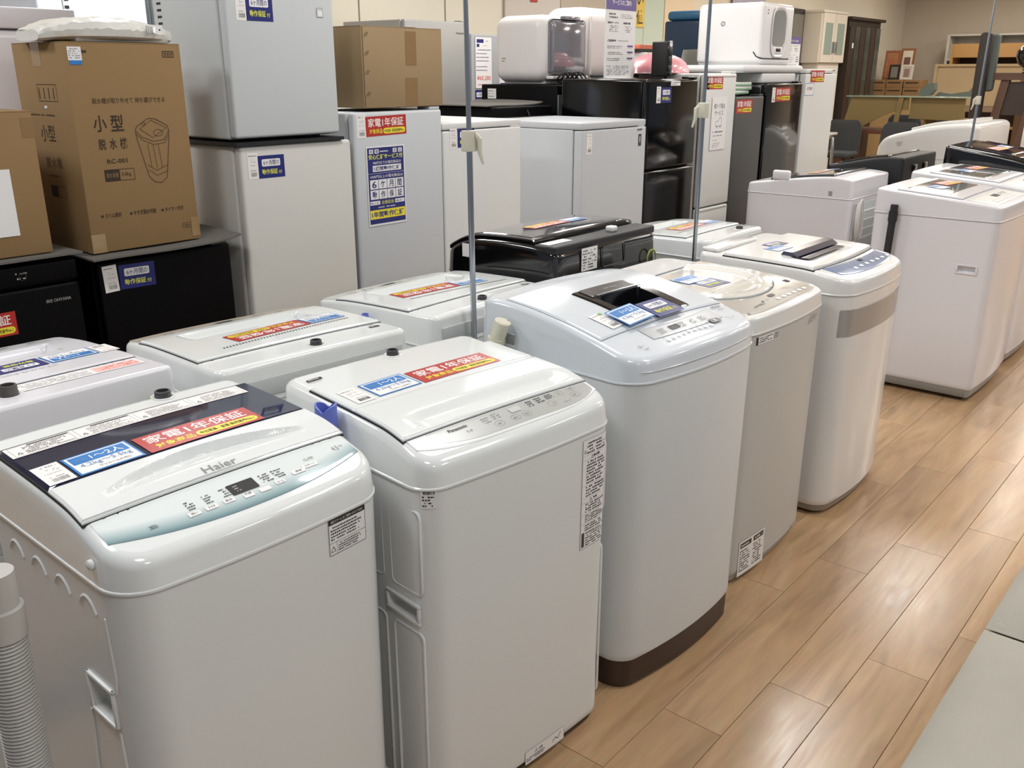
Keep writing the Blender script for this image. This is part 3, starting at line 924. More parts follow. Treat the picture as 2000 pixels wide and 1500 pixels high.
d.rr(-.215,.022,-.205,.030,.001,TXG,1); d.rr(.19,.095,.215,.115,.001,TXK,1); d.fine(.10,.065,.15,.078,2,TXG,1)
d.build('panel_printing', t, f4.top(0,0,0,.002))
blue_label(Decal()).build('capacity_label', t, f4.top(-.072, .290, -7, -.001), base=.0012, label='blue and white capacity label')
navy_label(Decal()).build('warranty_label', t, f4.top(-.060, .225, -7, -.0012), label='dark blue warranty label')
d = Decal(); d.rect(0,0,.118,.022,PAPER,1); d.rect(.0,.0,.010,.022,TXK,2); d.fine(.014,.003,.085,.020,3,TXK,2); d.rect(.09,.002,.116,.020,TXG,2); d.fine(.092,.004,.114,.018,3,PAPER,3); d.build('front_notice', t, f4.front(-.216,.745))
d = Decal(); d.fine(.015,0,.085,.024,4,TXG,1); d.line([(0,0),(.012,0),(.006,.016),(0,0)],.0012,TXG,1); d.build('caution_printing', t, f4.front(.108,.740))
d = Decal(); d.rect(0,0,.150,.115,PAPER,1); d.frame(0,0,.150,.115,.0007,TXG,2)
for x0 in (.008,.080):
    d.rect(x0,.092,x0+.060,.108,BROWN,2); d.fine(x0+.004,.095,x0+.056,.105,1,PAPER,3); d.fine(x0,.012,x0+.058,.086,9,TXK,2,dens=.8)
d.build('lower_notice', t, f4.front(-.205,.022), label='white notice sticker with two dark headings')
g = MB(); g.tube([(.268,.22,.50),(.292,.20,.47),(.296,.19,.44),(.280,.18,.42),(.266,.19,.425)], .006, 10); g.build('hose_loop', WHITE_W, t)

# ---- blue-panelled washer, fifth
f5 = Washer('white washing machine with blue control panel and silver film band across its front', (3.105,1.0), 0, .54, .54, .775,
            [(0,.825),(.12,.840),(.3,.852),(1,.862)], crown=.003, well=(-0.26, 0.26, 0.118, 0.436), rf=.06, rb=.04, bow=.030, rim=.014, base=.035, basem=mat('taupe_base','#8b8378',.4), body=WHITE_W, top=WHITE_W)
t = f5.t
f5.patch('control_panel', -.215, .250, .03, .112, .0018, mat('dusty_blue_panel','#6f86a8',.15,coat=.6), 20, 8, front=lambda u: .014+.030*abs(2*u-1)**2.5, back=lambda u: .108-.016*(1-(2*u-1)**2), skirt=.002, rnd=.0004, label='dusty blue control panel')
f5.patch('lid_seam_shade', -.262, .262, .112, .440, .0006, GAP, 14, 12, front=lambda u: .116-.016*(1-(2*u-1)**2), skirt=.004)
f5.patch('lid', -.262, .262, .115, .438, .010, WHITE_W, 36, 30, front=lambda u: .120-.016*(1-(2*u-1)**2), skirt=.012, rnd=.006,
         dip=lambda x, y: -.010*(1-sm(.15,.19,abs(x)))*sm(.155,.18,y)*(1-sm(.215,.25,y)))
g = MB(); z = f5.zf(0,.24)+.009
g.loft([[(-.165,y,z+zz) for y, zz in ((.235,0),(.255,.012),(.285,.014),(.295,.0))], [(.185,y,z+zz) for y, zz in ((.235,0),(.255,.012),(.285,.014),(.295,.0))]])
g.build('lid_grip', mat('navy_gloss_plastic','#2a2e48',.15,coat=.6), t, 20, ).location = (0,-.02,0)
g = MB(); g.box(-.15, .165, .182, .224, z-.006, z-.004); g.build('grip_recess', mat('navy_gloss_plastic','#2a2e48',.15,coat=.6), t)
d = Decal()
d.rr(.010,.078,.040,.094,.002,TXK,1)
for k in range(7): d.rr(-.10+.05*k,.050-.0*k,-.078+.05*k,.062,.004,PAPER,1); d.fine(-.10+.05*k,.068,-.078+.05*k,.074,1,NAVY,1)
d.build('panel_printing', t, f5.top(0,-.012,0,.0024))
blue_label(Decal(),.107,.06).build('capacity_label', t, f5.top(-.125, .300, -4, .0105), label='blue and white capacity label')
navy_label(Decal(),.107,.05).build('warranty_label', t, f5.top(-.065, .345, -4, .0105), label='dark blue warranty label')
d = Decal(); d.rect(0,0,.50,.090,mat('silver_film','#a6a5a3',.22,metal=.35),1,.005); d.rect(.40,.02,.402,.09,PAPER,2); d.rect(0,.088,.42,.090,PAPER,2)
d.build('silver_film_band', t, f5.front(-.255,.640), base=.0004)
f5.inlet(-.20, .49)
g = MB(); g.rbox(-.24,.06,.468,.532,f5.zf(0,.5)-.002,f5.zf(0,.5)+.012,.006,3); g.build('hinge_cover', WHITE_W, t)

# ---- tall washer after the gap, then two beyond it
f6 = Washer('large lilac white washing machine with black hose on its side and smoked lid', (4.70,.93), 0, .62, .545, .83,
            [(0,.898),(.3,.915),(1,.945)], crown=.003, rf=.03, rb=.03, bow=.014, rim=.012, base=.055, basem=GREYM, body=WHITE_L, top=WHITE_L)
t = f6.t
GLS = mat('grey_tinted_lid_glass', '#8f9190', .05, coat=1.0)
def far_top(fm, glass=GLS, red=(.02,.32), white=(-.13,.30), n='fx'):
    tt = fm.t; w2 = fm.w/2
    fm.patch('lid_seam_shade', -w2+.03, w2-.03, .17, fm.d-.09, .0006, GAP, 8, 8, skirt=.003)
    fm.patch('lid', -w2+.032, w2-.032, .172, fm.d-.092, .008, fm.topm, 12, 12, skirt=.009)
    fm.patch('lid_window', -w2+.07, w2-.07, .235, fm.d-.12, .010, glass, 12, 12, skirt=.003, label='smoked grey lid window')
    fm.patch('control_panel', -w2+.04, w2-.04, .03, .155, .0016, GREYP, 12, 6, skirt=.002, rnd=.0004)
    d = Decal()
    for k in range(6): d.rr(-.17+.06*k,.045,-.14+.06*k,.062,.004,PAPER,1); d.fine(-.17+.06*k,.07,-.14+.06*k,.078,1,TXG,1)
    d.rr(-.03,.09,.05,.12,.003,TXK,1); d.fine(.08,.09,.20,.12,3,TXG,1)
    d.build('panel_printing', tt, fm.top(0,0,0,.0022))
    red_label(Decal()).build('warranty_label', tt, fm.top(red[0], red[1], -4, .0106), label='red warranty label')
    blue_label(Decal(), .107, .07).build('capacity_label', tt, fm.top(white[0], white[1], -4, .0106), label='blue and white capacity label')
far_top(f6)
f6.cut([(-.36, -.290, .066, .140, .598, .630)])
g = MB(); X = -.3075
g.rbox(X-.003,X+.003,.056,.150,.628,.636,.002,2).rbox(X-.003,X+.003,.056,.150,.592,.600,.002,2).rbox(X-.003,X+.003,.056,.066,.598,.630,.002,2).rbox(X-.003,X+.003,.140,.150,.598,.630,.002,2)
g.build('handle_rim', WHITE_L, t)
g = MB(); g.tube([(-.335,.455,.20),(-.335,.450,.50),(-.335,.442,.80)], .0165, 18); g.tube([(-.335,.442,.80),(-.335,.441,.845)], [.020,.020], 18); g.tube([(-.335,.441,.845),(-.334,.440,.875),(-.334,.440,.8755)], [.017,.017,.012], 18)
g.build('drain_hose', mat('black_hose_rubber','#232326',.55), t, label if False else 40)
f7 = Washer('lilac white washing machine with tinted lid, one beyond the black hose machine', (5.42,.95), 0, .62, .60, .83,
            [(0,.90),(.3,.925),(1,.96)], crown=.003, rf=.03, rb=.03, bow=.014, rim=.012, base=.055, basem=GREYM, body=WHITE_L, top=WHITE_L)
far_top(f7, red=(.03,.36), white=(-.12,.35))
f8 = Washer('black topped washing machine with a red label at the right picture edge', (6.15,1.0), 0, .62, .60, .83,
            [(0,.93),(.3,.985),(1,1.05)], crown=.003, rf=.03, rb=.03, bow=.014, rim=.02, base=.055, basem=BLACKM, body=WHITE_L, top=BLACKG)
far_top(f8, SMOKE, red=(-.2,.33), white=(.03,.33))

# ================================================================== REAR ROW (facing the refrigerators)
b1 = Washer('white washing machine with blue and purple lid labels, nearest of those turned away', (.73,2.34), 180, .53, .55, .75,
            [(0,.812),(.3,.83),(1,.845)], crown=.002, well=(-0.243, 0.243, 0.092, 0.412), rf=.03, rb=.02, bow=.008, rim=.010, body=WHITE, top=WHITE_L)
t = b1.t
b1.patch('lid_seam_shade', -.245, .245, .09, .415, .0006, GAP, 14, 10, skirt=.003)
b1.patch('lid', -.243, .243, .092, .412, .005, WHITE_L, 60, 70, skirt=.008, dip=lambda x, y: -.032*(1-sm(.165,.175,abs(x)))*sm(.122,.128,y)*(1-sm(.165,.225,y)))
b1.patch('control_panel', -.215, .215, .018, .086, .0016, WHITE_T, 14, 5, skirt=.002, rnd=.0003)
d = Decal()
for k in range(5): d.rr(-.19+.07*k,.030,-.165+.07*k,.042,.003,GREYP,1); d.fine(-.19+.07*k,.05,-.155+.07*k,.066,2,TXG,1)
d.rr(-.02,.048,.03,.068,.002,TXK,1); d.fine(-.20,.062,-.150,.070,1,TXG,1)
d.build('panel_printing', t, b1.top(0,0,0,.0022))
d = Decal(); d.fine(-.20,.012,-.145,.018,1,TXG,1); d.build('brand_printing', t, b1.top(0,.003,0,.0004))
blue_label(Decal()).build('capacity_label', t, b1.top(-.205,.255,0,.0055), label='blue and white capacity label')
navy_label(Decal()).build('warranty_label', t, b1.top(-.092,.255,0,.0055), label='dark blue warranty label')
price_tag(Decal()).build('price_tag', t, b1.top(-.252,.258,0,.0055))
d = Decal(); d.text('STAINLESS DRUM', 0,0,.20,.010,TXGL,1); d.build('lid_lettering', t, b1.top(-.10,.345,0,.0055))
d = Decal(); d.rect(0,0,.30,.052,PAPER,1); d.rect(.006,.006,.105,.046,mat('pale_red_print','#e9b7ae',.6),2); d.fine(.012,.01,.10,.042,5,TXR,3,dens=.5); d.fine(.115,.006,.292,.046,6,TXGL,2,dens=.85)
d.build('caution_label', t, b1.top(-.235,.425,0,.0004))
d = Decal(); d.rect(0,0,.075,.045,PAPER,1); d.fine(.005,.005,.07,.04,5,TXGL,2); d.build('caution_note', t, b1.top(-.045+.125,.425,0,.0004))
b1.inlet(.055,.475, m=mat('inlet_taupe','#4a4541',.5), r=.017, h=.022)
g = MB(); g.rbox(-.262,-.235,.5475,.5515,.700,.738,.003,2); g.build('rear_catch', GREYM, t)
GRN = mat('earth_wire_green','#5c9a34',.5); YLW = mat('earth_wire_yellow','#c9cf3d',.5)
g = MB(); pts = [(-.19+.035*math.cos(a_), .575, .755+.038*math.sin(a_)) for a_ in [R(-40+20*k) for k in range(12)]]
g.tube(pts, .0035, 8); g.build('earth_wire', GRN, t)
g = MB(); g.tube([(p[0]+.006, p[1]+.004, p[2]-.003) for p in pts], .0025, 8); g.build('earth_wire', YLW, t)
g = MB(); g.tube([(-.215,.580,.60),(-.215,.580,.79)], .006, 10); g.build('power_cord', WHITE, t)
for zz in (.35,.5,.62):
    MB().rbox(-.20,.20,.547,.553,zz,zz+.05,.004,2).build('rear_rib', WHITE, t)

def rear_washer(label, loc, yaw, w, d_, prof, rear=WHITE_T, lab_ang=0, redpos=(-.09,.235), blupos=(-.215,.235), gpanel=WHITE_W, side=WHITE, inl=(.0,.455), top=WHITE_T, zs=.75):
    b = Washer(label, loc, yaw, w, d_, zs, prof, crown=.003, well=(-w/2+.014,w/2-.014,.090,.389), rf=.035, rb=.03, bow=.012, rim=.014, body=side, top=top)
    t = b.t; w2 = w/2
    b.patch('control_panel', -w2+.018, w2-.018, .012, .082, .0016, gpanel, 16, 6, front=lambda u: .006+.012*abs(2*u-1)**4, skirt=.002, rnd=.0003)
    dd = Decal()
    for k in range(6): dd.fine(-.18+.065*k,.030,-.145+.065*k,.060,3,TXG,1,dens=.6)
    dd.rr(-.02,.035,.025,.055,.002,DGREY,1)
    dd.build('panel_printing', t, b.top(0,0,0,.002))
    b.patch('lid_seam_shade', -w2+.012, w2-.012, .088, .392, .0006, GAP, 12, 10, skirt=.004)
    b.patch('lid', -w2+.014, w2-.014, .090, .389, .007, top, 60, 70, skirt=.010,
            dip=lambda x, y: -.030*(1-sm(w2-.105,w2-.095,abs(x)))*sm(.126,.132,y)*(1-sm(.160,.215,y)))
    red_label(Decal()).build('warranty_label', t, b.top(redpos[0], redpos[1], lab_ang, .0075), label='red warranty label')
    blue_label(Decal(), .107, .07).build('capacity_label', t, b.top(blupos[0], blupos[1], lab_ang, .0075), label='blue and white capacity label')
    dd = Decal()
    for k in range(44): dd.rect(-.205+.0085*k,.325+math.tan(R(lab_ang))*(.0085*k-.18),-.2015+.0085*k,.333+math.tan(R(lab_ang))*(.0085*k-.18),TXK,1)
    dd.build('lid_ticks', t, b.top(0,0,0,.0075))
    dd = Decal(); dd.rect(0,0,.030,.012,BROWN,1); dd.fine(.002,.002,.028,.010,1,PAPER,2); dd.fine(0,-.016,.03,-.003,2,TXGL,1); dd.build('model_printing', t, b.top(-.225,.415,0,.0004))
    b.inlet(inl[0], inl[1], r=.0135, h=.012)
    # rear service panel
    MB().rbox(-w2+.03, w2-.03, d_-.004, d_+.003, .20, zs-.015, .003, 2).build('rear_panel', mat('rear_panel_grey','#bcc0bf',.4), t)
    MB().rbox(-w2+.03, w2-.03, d_-.003, d_+.0025, zs+.012, zs+.055, .003, 2).build('rear_ledge', mat('rear_panel_grey','#bcc0bf',.4), t)
    return b
b2 = rear_washer('white washing machine turned away, with taupe control strip and red lid label', (1.325,2.145), 175, .53, .50, [(0,.812),(.3,.83),(1,.843)],
                 gpanel=mat('taupe_strip','#a39b8d',.4), lab_ang=5, redpos=(-.098,.232), blupos=(-.208,.222), inl=(-.010,.462))
b3 = rear_washer('white washing machine turned away, with faded red label, beside first pole', (1.92,2.15), 180, .53, .50, [(0,.812),(.3,.83),(1,.84)],
                 gpanel=mat('pale_strip','#b9bab4',.4), lab_ang=-6, redpos=(-.055,.235), blupos=(-.165,.248), inl=(.030,.460))
g = MB(); g.lathe([(.008,.72),(.010,.808),(.009,.812),(.007,.80),(.001,.79)], (.280,.245,0), 14); g.build('hose_cap', BLUEP, b3.t)
b4 = Washer('large black washing machine turned away behind the domed white one', (2.55,2.19), 180, .60, .49, .80,
            [(0,.872),(.18,.915),(.35,.930),(.8,.932),(1,.912)], crown=.004, rf=.05, rb=.035, bow=.01, rim=.016, body=BLACKF, top=BLACKG)
t = b4.t
b4.patch('lid_seam_shade', -.262, .262, .05, .385, .0006, GREYM, 8, 8, skirt=.003)
b4.patch('lid', -.284, .284, .018, .385, .014, BLACKG, 16, 16, skirt=.016, rnd=.004)
b4.patch('lid_window', -.262, .262, .04, .362, .0165, mat('grey_smoked_glass','#3c3f42',.08,coat=.8), 12, 12, skirt=.003, label='grey tinted lid window')
red_label(Decal(), .2, .06).build('warranty_label', t, b4.top(-.06,.215,0,.0175), label='red warranty label')
blue_label(Decal(), .107, .06).build('capacity_label', t, b4.top(-.17,.215,0,.0175), label='blue and white capacity label')
MB().rbox(-.292,.292,.392,.478,.905,.932,.006,3).build('rear_deck', BLACKM, t)
d = Decal(); d.rect(0,0,.125,.040,PAPER,1); d.build('white_note', t, plane_surf((.15,.40,.9325),(1,0,0),(0,1,0)))
g = MB(); g.rbox(-.105,-.070,.415,.445,.930,.950,.006,3); g.build('inlet_cap', WHITE_T, t)
d = Decal(); d.rect(0,0,.088,.075,PAPER,1); d.fine(.005,.005,.083,.070,7,TXK,2,dens=.6)
d.build('spec_sticker', t, plane_surf((.170,.4905,.838),(-1,0,0),(0,0,1)))
g = MB(); fr = [(-.06,.83),(.06,.83),(.06,.905),(-.06,.905)]
g.tube([(x-.01,.4905,z) for x, z in ((-.065,.835),(.055,.835),(.062,.842),(.062,.893),(.055,.90),(-.065,.90),(-.072,.893),(-.072,.842),(-.065,.835))], .0022, 6); g.build('rear_hatch_rim', DGREY, t)
d = Decal(); d.rect(0,0,.040,.045,PAPER,1); d.fine(.004,.004,.036,.041,5,TXK,2,dens=.7); d.build('side_sticker', t, plane_surf((.3005,.13,.86),(0,-1,0),(0,0,1)))
g = MB(); g.tube([(-.235+.028*math.cos(R(a_)), .505, .825+.03*math.sin(R(a_))) for a_ in range(-30,211,20)], .003, 6); g.build('earth_wire', mat('earth_wire_olive','#8f9a2e',.5), t)
g = MB(); g.tube([(.215+.015*math.cos(R(a_)), .52, .815+.02*math.sin(R(a_))) for a_ in range(0,361,30)], .004, 6); g.build('cord_loop', WHITE_W, t)
b5 = rear_washer('white washing machine turned away, far side of the black one', (3.285,2.10), 180, .46, .50, [(0,.832),(.3,.85),(1,.86)], lab_ang=0, zs=.785,
                 redpos=(-.10,.24), blupos=(-.215,.24), inl=(-.09,.455))
b6 = Washer('large lilac white washing machine turned away, with coiled power cord on its back', (5.35,2.44), 180, .58, .62, .785,
            [(0,.842),(.35,.875),(.8,.905),(1,.895)], crown=.003, rf=.025, rb=.02, bow=.01, rim=.012, body=WHITE_L, top=WHITE_L)
t = b6.t
b6.patch('lid_seam_shade', -.262, .262, .13, .50, .0006, GAP, 8, 8, skirt=.003)
b6.patch('lid', -.26, .26, .132, .498, .012, mat('grey_smoked_glass','#3c3f42',.08,coat=.8), 12, 12, skirt=.012)
red_label(Decal()).build('warranty_label', t, b6.top(-.05,.30,0,.0125), label='red warranty label')
blue_label(Decal(),.107,.07).build('capacity_label', t, b6.top(-.16,.30,0,.0125), label='blue and white capacity label')
g = MB(); g.rbox(.262,.291,.150,.255,.865,.920,.012,3); g.build('softener_cap', WHITE_L, t)
MB().rbox(-.24,.24,.617,.624,.20,.76,.003,2).build('rear_panel', mat('rear_panel_grey','#bcc0bf',.4), t)
for k in range(4): MB().rbox(-.22,.16,.622,.630,.70-.05*k,.712-.05*k,.003,2).build('rear_rib', WHITE_L, t)
g = MB()
for k in range(3):
    g.tube([(.215-.006*k+.030*math.cos(R(a_))*(1+.1*k)+.012*math.sin(R(a_)), .640+.006*k, .66+.105*math.sin(R(a_))+.01*k) for a_ in range(0,361,24)], .004, 8)
g.tube([(.235,.64,.56),(.238,.64,.35)], .004, 8)
g.build('power_cord', WHITE_W, t)
d = Decal(); d.rect(0,0,.022,.026,GREYM,1); d.fine(.002,.002,.02,.024,3,PAPER,2); d.build('side_mark', t, plane_surf((.2905,.51,.80),(0,-1,0),(0,0,1)))
b7 = Washer('black washing machine turned away, in front of the white domed drum type', (6.05,2.24), 180, .66, .46, .82,
            [(0,.905),(.15,.915),(.7,.965),(1,.972)], crown=.002, rf=.03, rb=.02, bow=.008, rim=.012, body=BLACKF, top=BLACKM)
t = b7.t
b7.patch('lid', -.29, .29, .06, .36, .010, BLACKG, 10, 10, skirt=.010)
for x in (.10, -.10): MB().rbox(x-.04,x+.04,.455,.466,.87,.92,.008,3).build('rear_socket', BLACKG, t)
MB().rbox(-.29,.29,.457,.464,.15,.80,.003,2).build('rear_panel', DGREY, t)
b8 = Washer('white domed washing machine with raised lid section, farthest behind the third pole', (7.78,2.50), 180, .95, .72, .84,
            [(0,.92),(.10,.985),(.30,1.03),(.55,1.075),(.9,1.10),(1,1.085)], crown=.004, rf=.10, rb=.05, bow=.02, rim=.03, body=WHITE_W, top=WHITE_W)
t = b8.t
b8.patch('lid', -.36, .36, .22, .60, .020, WHITE_W, 12, 12, skirt=.02)
b8.patch('lid_window', -.30, .30, .28, .56, .0225, mat('pale_smoke_window','#b4aca4',.1,coat=.8), 10, 10, skirt=.003)
b8.patch('control_strip', -.33, .34, .10, .16, .002, mat('taupe_strip','#a39b8d',.4), 10, 4, skirt=.002, rnd=.0003)
d = Decal(); d.fine(0,0,.05,.035,3,TXG,1); d.build('side_mark', t, plane_surf((.4757,.20,.92),(0,-1,0),(0,0,1)))
f9 = Washer('white washing machine behind the black topped one at the right picture edge', (8.62,1.05), 0, .70, .66, .84,
            [(0,.99),(.3,1.06),(1,1.10)], crown=.004, rf=.06, rb=.05, bow=.02, rim=.03, body=WHITE_W, top=WHITE_W)
far_top(f9, mat('pale_smoke_window','#b4aca4',.1,coat=.8), red=(-.1,.33), white=(.12,.33))

# ================================================================== POLES
def pole(label, x, y, zc, dirn, tilt=(0,0), bend=1, r=.0078):
    t = thing('support_pole', label, 'pole', (x, y, 0), 0)
    tx, ty = tilt
    MB().tube([(tx*0, 0, .004), (tx*zc, ty*zc, zc)], r, 16).tube([(tx*zc, ty*zc, zc), (tx*CEIL, ty*CEIL, CEIL-.004)], r*.82, 16).build('tube', CHROME, t)
    MB().lathe([(.035,.001),(.035,.006),(.012,.012),(.009,.02)], (0,0,0), 20).build('floor_flange', BEIGEP, t)
    MB().lathe([(.009,CEIL-.02),(.012,CEIL-.012),(.03,CEIL-.006),(.03,CEIL-.001)], (tx*CEIL,ty*CEIL,0), 20).build('ceiling_flange', BEIGEP, t)
    cl = MB().rbox(tx*zc-.0165, tx*zc+.0165, ty*zc-.014, ty*zc+.014, zc-.048, zc+.004, .003, 3).build('clamp', BEIGEP, t)
    c = math.cos(R(-50)); s_ = math.sin(R(-50))
    dx, dy = dirn
    pts = [(tx*zc+dx*.014, ty*zc+dy*.014, zc-.004), (tx*zc+dx*.026, ty*zc+dy*.026, zc-.018), (tx*zc+dx*.027, ty*zc+dy*.027, zc-.05), (tx*zc+dx*.036, ty*zc+dy*.036, zc-.080)]
    MB().tube(pts, [.006,.008,.006,.0035], 8).build('lever', BEIGEP, cl)
    return t
pole('chrome pole with beige clamp, nearest of three, beside faded-label washer', 1.79, 1.62, 1.305, (.64,-.77), (-.008,.008))
pole('chrome pole with beige clamp, middle of three, behind the grey-panelled washer', 3.02, 1.645, 1.343, (-.64,.77), (.0,.0))
pole('chrome pole with beige clamp, farthest of three, by the black machines', 6.55, 1.65, 1.30, (-.64,.77), (.012,-.012))

# ================================================================== REFRIGERATOR ROW
FW = mat('fridge_white', '#d8d8d5', .38, bump=.03, bscale=500)
FC = mat('fridge_cream_white', '#cfcdc7', .45, bump=.03, bscale=500)
FG = mat('fridge_silver_white', '#c6c9cc', .4, bump=.03, bscale=500)
FLG = mat('fridge_light_grey', '#c6caca', .42, bump=.05, bscale=300)
FDG = mat('fridge_graphite', '#4a4a49', .4)
FMAT = mat('grey_felt_mat', '#615e58', .9, bump=.4, bscale=200)
def fridge(label, x0, x1, yf, dep, h, body, door=None, splits=(), dt=.045, zb=0.0, z0=.022, handle=None, hinge=True, gap=GAP, r=.008, group='refrigerators along the wall side aisle', topslab=0, name='refrigerator', flip=False, seamcol=None):
    # yf = y of the door face looking at the washers; flip: the door looks to the wall instead
    door = door or body
    w = x1-x0
    t = thing(name, label, 'refrigerator', ((x0+x1)/2, yf, zb), 0, group)
    w2 = w/2
    ya, yb = (dt, dep) if not flip else (0, dep-dt)
    for sx in (-1, 1):
        for yy in (ya+.04, yb-.05):
            MB().lathe([(.016,0),(.017,.008),(.013,z0+.003)], (sx*(w2-.05), yy, 0), 12).build('foot', DGREY, t)
    MB().rbox(-w2, w2, ya, yb, z0, h-topslab, r, 3).build('cabinet', body, t)
    if topslab:
        MB().rbox(-w2-.001, w2+.001, (.004 if not flip else ya), (yb+.004 if not flip else dep-.004), h-topslab+.001, h, .006, 3).build('top_slab', body, t)
    ht = h-topslab-.003 if topslab else h
    if not flip:
        MB().box(-w2+.012, w2-.012, dt-.007, dt+.001, z0+.02, ht-.012).build('door_gasket', gap, t, 0)
        zs = [z0+.006] + list(splits) + [ht]
        for k in range(len(zs)-1):
            dd = MB().rbox(-w2, w2, 0, dt-.007, zs[k]+(.004 if k else 0), zs[k+1]-(.004 if k < len(zs)-2 else 0), r, 4).build('door', door, t)
            if handle == 'lip':
                MB().rbox(-w2+.02, w2-.02, -.004, .006, zs[k+1]-.02, zs[k+1]-.008, .003, 2).build('handle_lip', door, dd)
        if hinge:
            MB().rbox(w2-.07, w2-.01, .004, dt+.03, ht-.001, ht+.012, .003, 2).build('hinge_cover', DGREY if body in (FDG, BLACKF) else body, t)
    return t
def fl(o, x, z, y=0.0, zb=0.0):   # front plane in fridge coordinates from world x, z
    return plane_surf((x-o.location.x, y, z-o.location.z), (1,0,0), (0,0,1))
K = 2.8/3.0
def px(x3): return x3*K
def pz(z3): return 1.45+(z3-1.45)*K

# G0 black, far left
g0 = fridge('black mini refrigerator at the left edge under the plain cardboard box', .84, 1.272, 2.8, .46, .912, BLACKF, splits=(.845,), topslab=0, hinge=False)
d = Decal(); d.text('IRIS OHYAMA', 0,0,.075,.010,mat('dim_silver_print','#8b8a88',.4),1,.02); d.build('brand_lettering', g0, fl(g0, 1.165, .790))
d = Decal(); d.fine(0,0,.04,.03,2,TXGL,1,dens=.5,fill=.3); d.ring(.02,.012,.012,.012,.002,BLACKG,1); d.build('dial_printing', g0, fl(g0, 1.09, .868))
d = Decal(); red_label(d).build('warranty_label', g0, fl(g0, .855, .715), label='red warranty label')
mt = MB().box(.84, 1.290, 2.785, 3.24, .926, .932).build('felt_mat', FMAT, None, 0); tag(mt, 'thin grey mat lying under the plain cardboard box', 'mat')
# G1 black mini
g1 = fridge('black mini refrigerator under the printed cardboard box, with dark blue label', 1.335, 1.812, 2.8, .46, .884, BLACKF, hinge=True)
pm_ = []
def mat_sheet(name, x0, x1, y0, y1, z, lift, label):
    N_ = 12; vs = []; fs = []
    for h_ in (0, .006):
        for j in range(N_+1):
            for i in range(N_+1):
                u = i/N_; v = j/N_
                vs.append((x0+(x1-x0)*u, y0+(y1-y0)*v, z+h_+lift*(u**12)*(.6+.4*math.sin(3*v))+.001*math.sin(9*u+4*v)+.001))
    q = (N_+1)**2
    for j in range(N_):
        for i in range(N_):
            a = j*(N_+1)+i
            fs.append((a,a+N_+1,a+N_+2,a+1)); fs.append((a+q,a+1+q,a+N_+2+q,a+N_+1+q))
    for i in range(N_):
        for a, b2 in ((i,i+1),(N_*(N_+1)+i+1,N_*(N_+1)+i),((i+1)*(N_+1),i*(N_+1)),(i*(N_+1)+N_,(i+1)*(N_+1)+N_)):
            fs.append((a,b2,b2+q,a+q))
    o = MB().add(vs, fs).build(name, FMAT, None, 50); tag(o, label, 'mat'); return o
mat_sheet('felt_mat', 1.305, 1.832, 2.755, 3.24, .898, .024, 'curling grey mat under the printed cardboard box')
price_tag(Decal(), .047, .085).build('price_tag', g1, shift(fl(g1, 1.350, .787), 0, 0, 2), label='white price tag')
navy_label(Decal(), .122, .078).build('warranty_label', g1, shift(fl(g1, 1.400, .790), 0, 0, -1), label='dark blue six month warranty label')
# G2 lower and upper
g2 = fridge('cream white refrigerator carrying the light grey one on its top', 1.888, 2.386, 2.8, .52, 1.205, FC, hinge=False, r=.012)
price_tag(Decal(), .042, .090).build('price_tag', g2, fl(g2, 1.915, 1.092))
navy_label(Decal(), .112, .078).build('warranty_label', g2, shift(fl(g2, 1.957, 1.092), 0, 0, 0), label='dark blue six month warranty label')
mt = MB().box(1.87, 2.345, 2.79, 3.25, 1.2065, 1.2185).build('rubber_mat', BLACKM, None, 0); tag(mt, 'thin black mat between the two stacked refrigerators', 'mat')
g2u = fridge('light grey refrigerator stacked on top of the cream white one', 1.880, 2.336, 2.8, .44, .86, FLG, zb=1.2195, z0=.006, r=.010)
price_tag(Decal(), .042, .088).build('price_tag', g2u, fl(g2u, 1.922, 1.612))
navy_label(Decal(), .108, .085).build('warranty_label', g2u, fl(g2u, 1.962, 1.612), label='dark blue six month warranty label')
d = Decal(); d.rect(0,0,.028,.032,FLG,1); d.frame(0,0,.028,.032,.002,GREYM,2); d.rect(.006,.004,.026,.022,PAPER,2); d.build('maker_badge', g2u, fl(g2u, 2.258, 1.634), base=.001)
for k in range(9):
    MB().box(-.2286, -.2272, .385, .412, .300+.022*k, .308+.022*k).build('vent_slot', BLACKM, g2u, 0)
# G3 with poster
g3 = fridge('silver white refrigerator with blue warranty poster and red label', 2.405, 2.889, 2.8, .50, 1.302, FG, splits=(.50,), r=.012)
price_tag(Decal(), .047, .088).build('price_tag', g3, fl(g3, px(2.590), pz(1.188)))
red_label(Decal(), .216, .075).build('warranty_label', g3, shift(fl(g3, px(2.640), pz(1.192)), 0, 0, 1), label='red warranty label')
d = Decal(); W_, H_ = .206, .312
d.rect(0,0,W_,H_,PAPER,1); d.rect(.006,.008,W_-.006,H_-.006,NAVY,2)
def X(a): return .006+(W_-.012)*a
def Y(a): return .008+(H_-.014)*a
for a in (.05,.20): d.rect(X(a), Y(.925), X(a+.11), Y(.98), PAPER, 3)
for a in (.70,.85): d.rect(X(a), Y(.925), X(a+.11), Y(.98), PAPER, 3)
for a, s_ in ((.07,'家'),(.22,'電'),(.72,'保'),(.87,'証')): d.text(s_, X(a), Y(.932), X(a+.075), Y(.972), NAVY, 4)
d.fine(X(.34), Y(.935), X(.67), Y(.965), 1, PAPER, 3)
d.text('安心保証サービス付', X(.03), Y(.85), X(.97), Y(.915), TXY, 3, .02)
d.text('980円までの電化製品は', X(.14), Y(.785), X(.92), Y(.825), TXW, 3)
d.rect(X(.13), Y(.69), X(.92), Y(.77), PAPER, 3); d.text('1週間動作保証', X(.16), Y(.703), X(.89), Y(.757), NAVY, 4, .02)
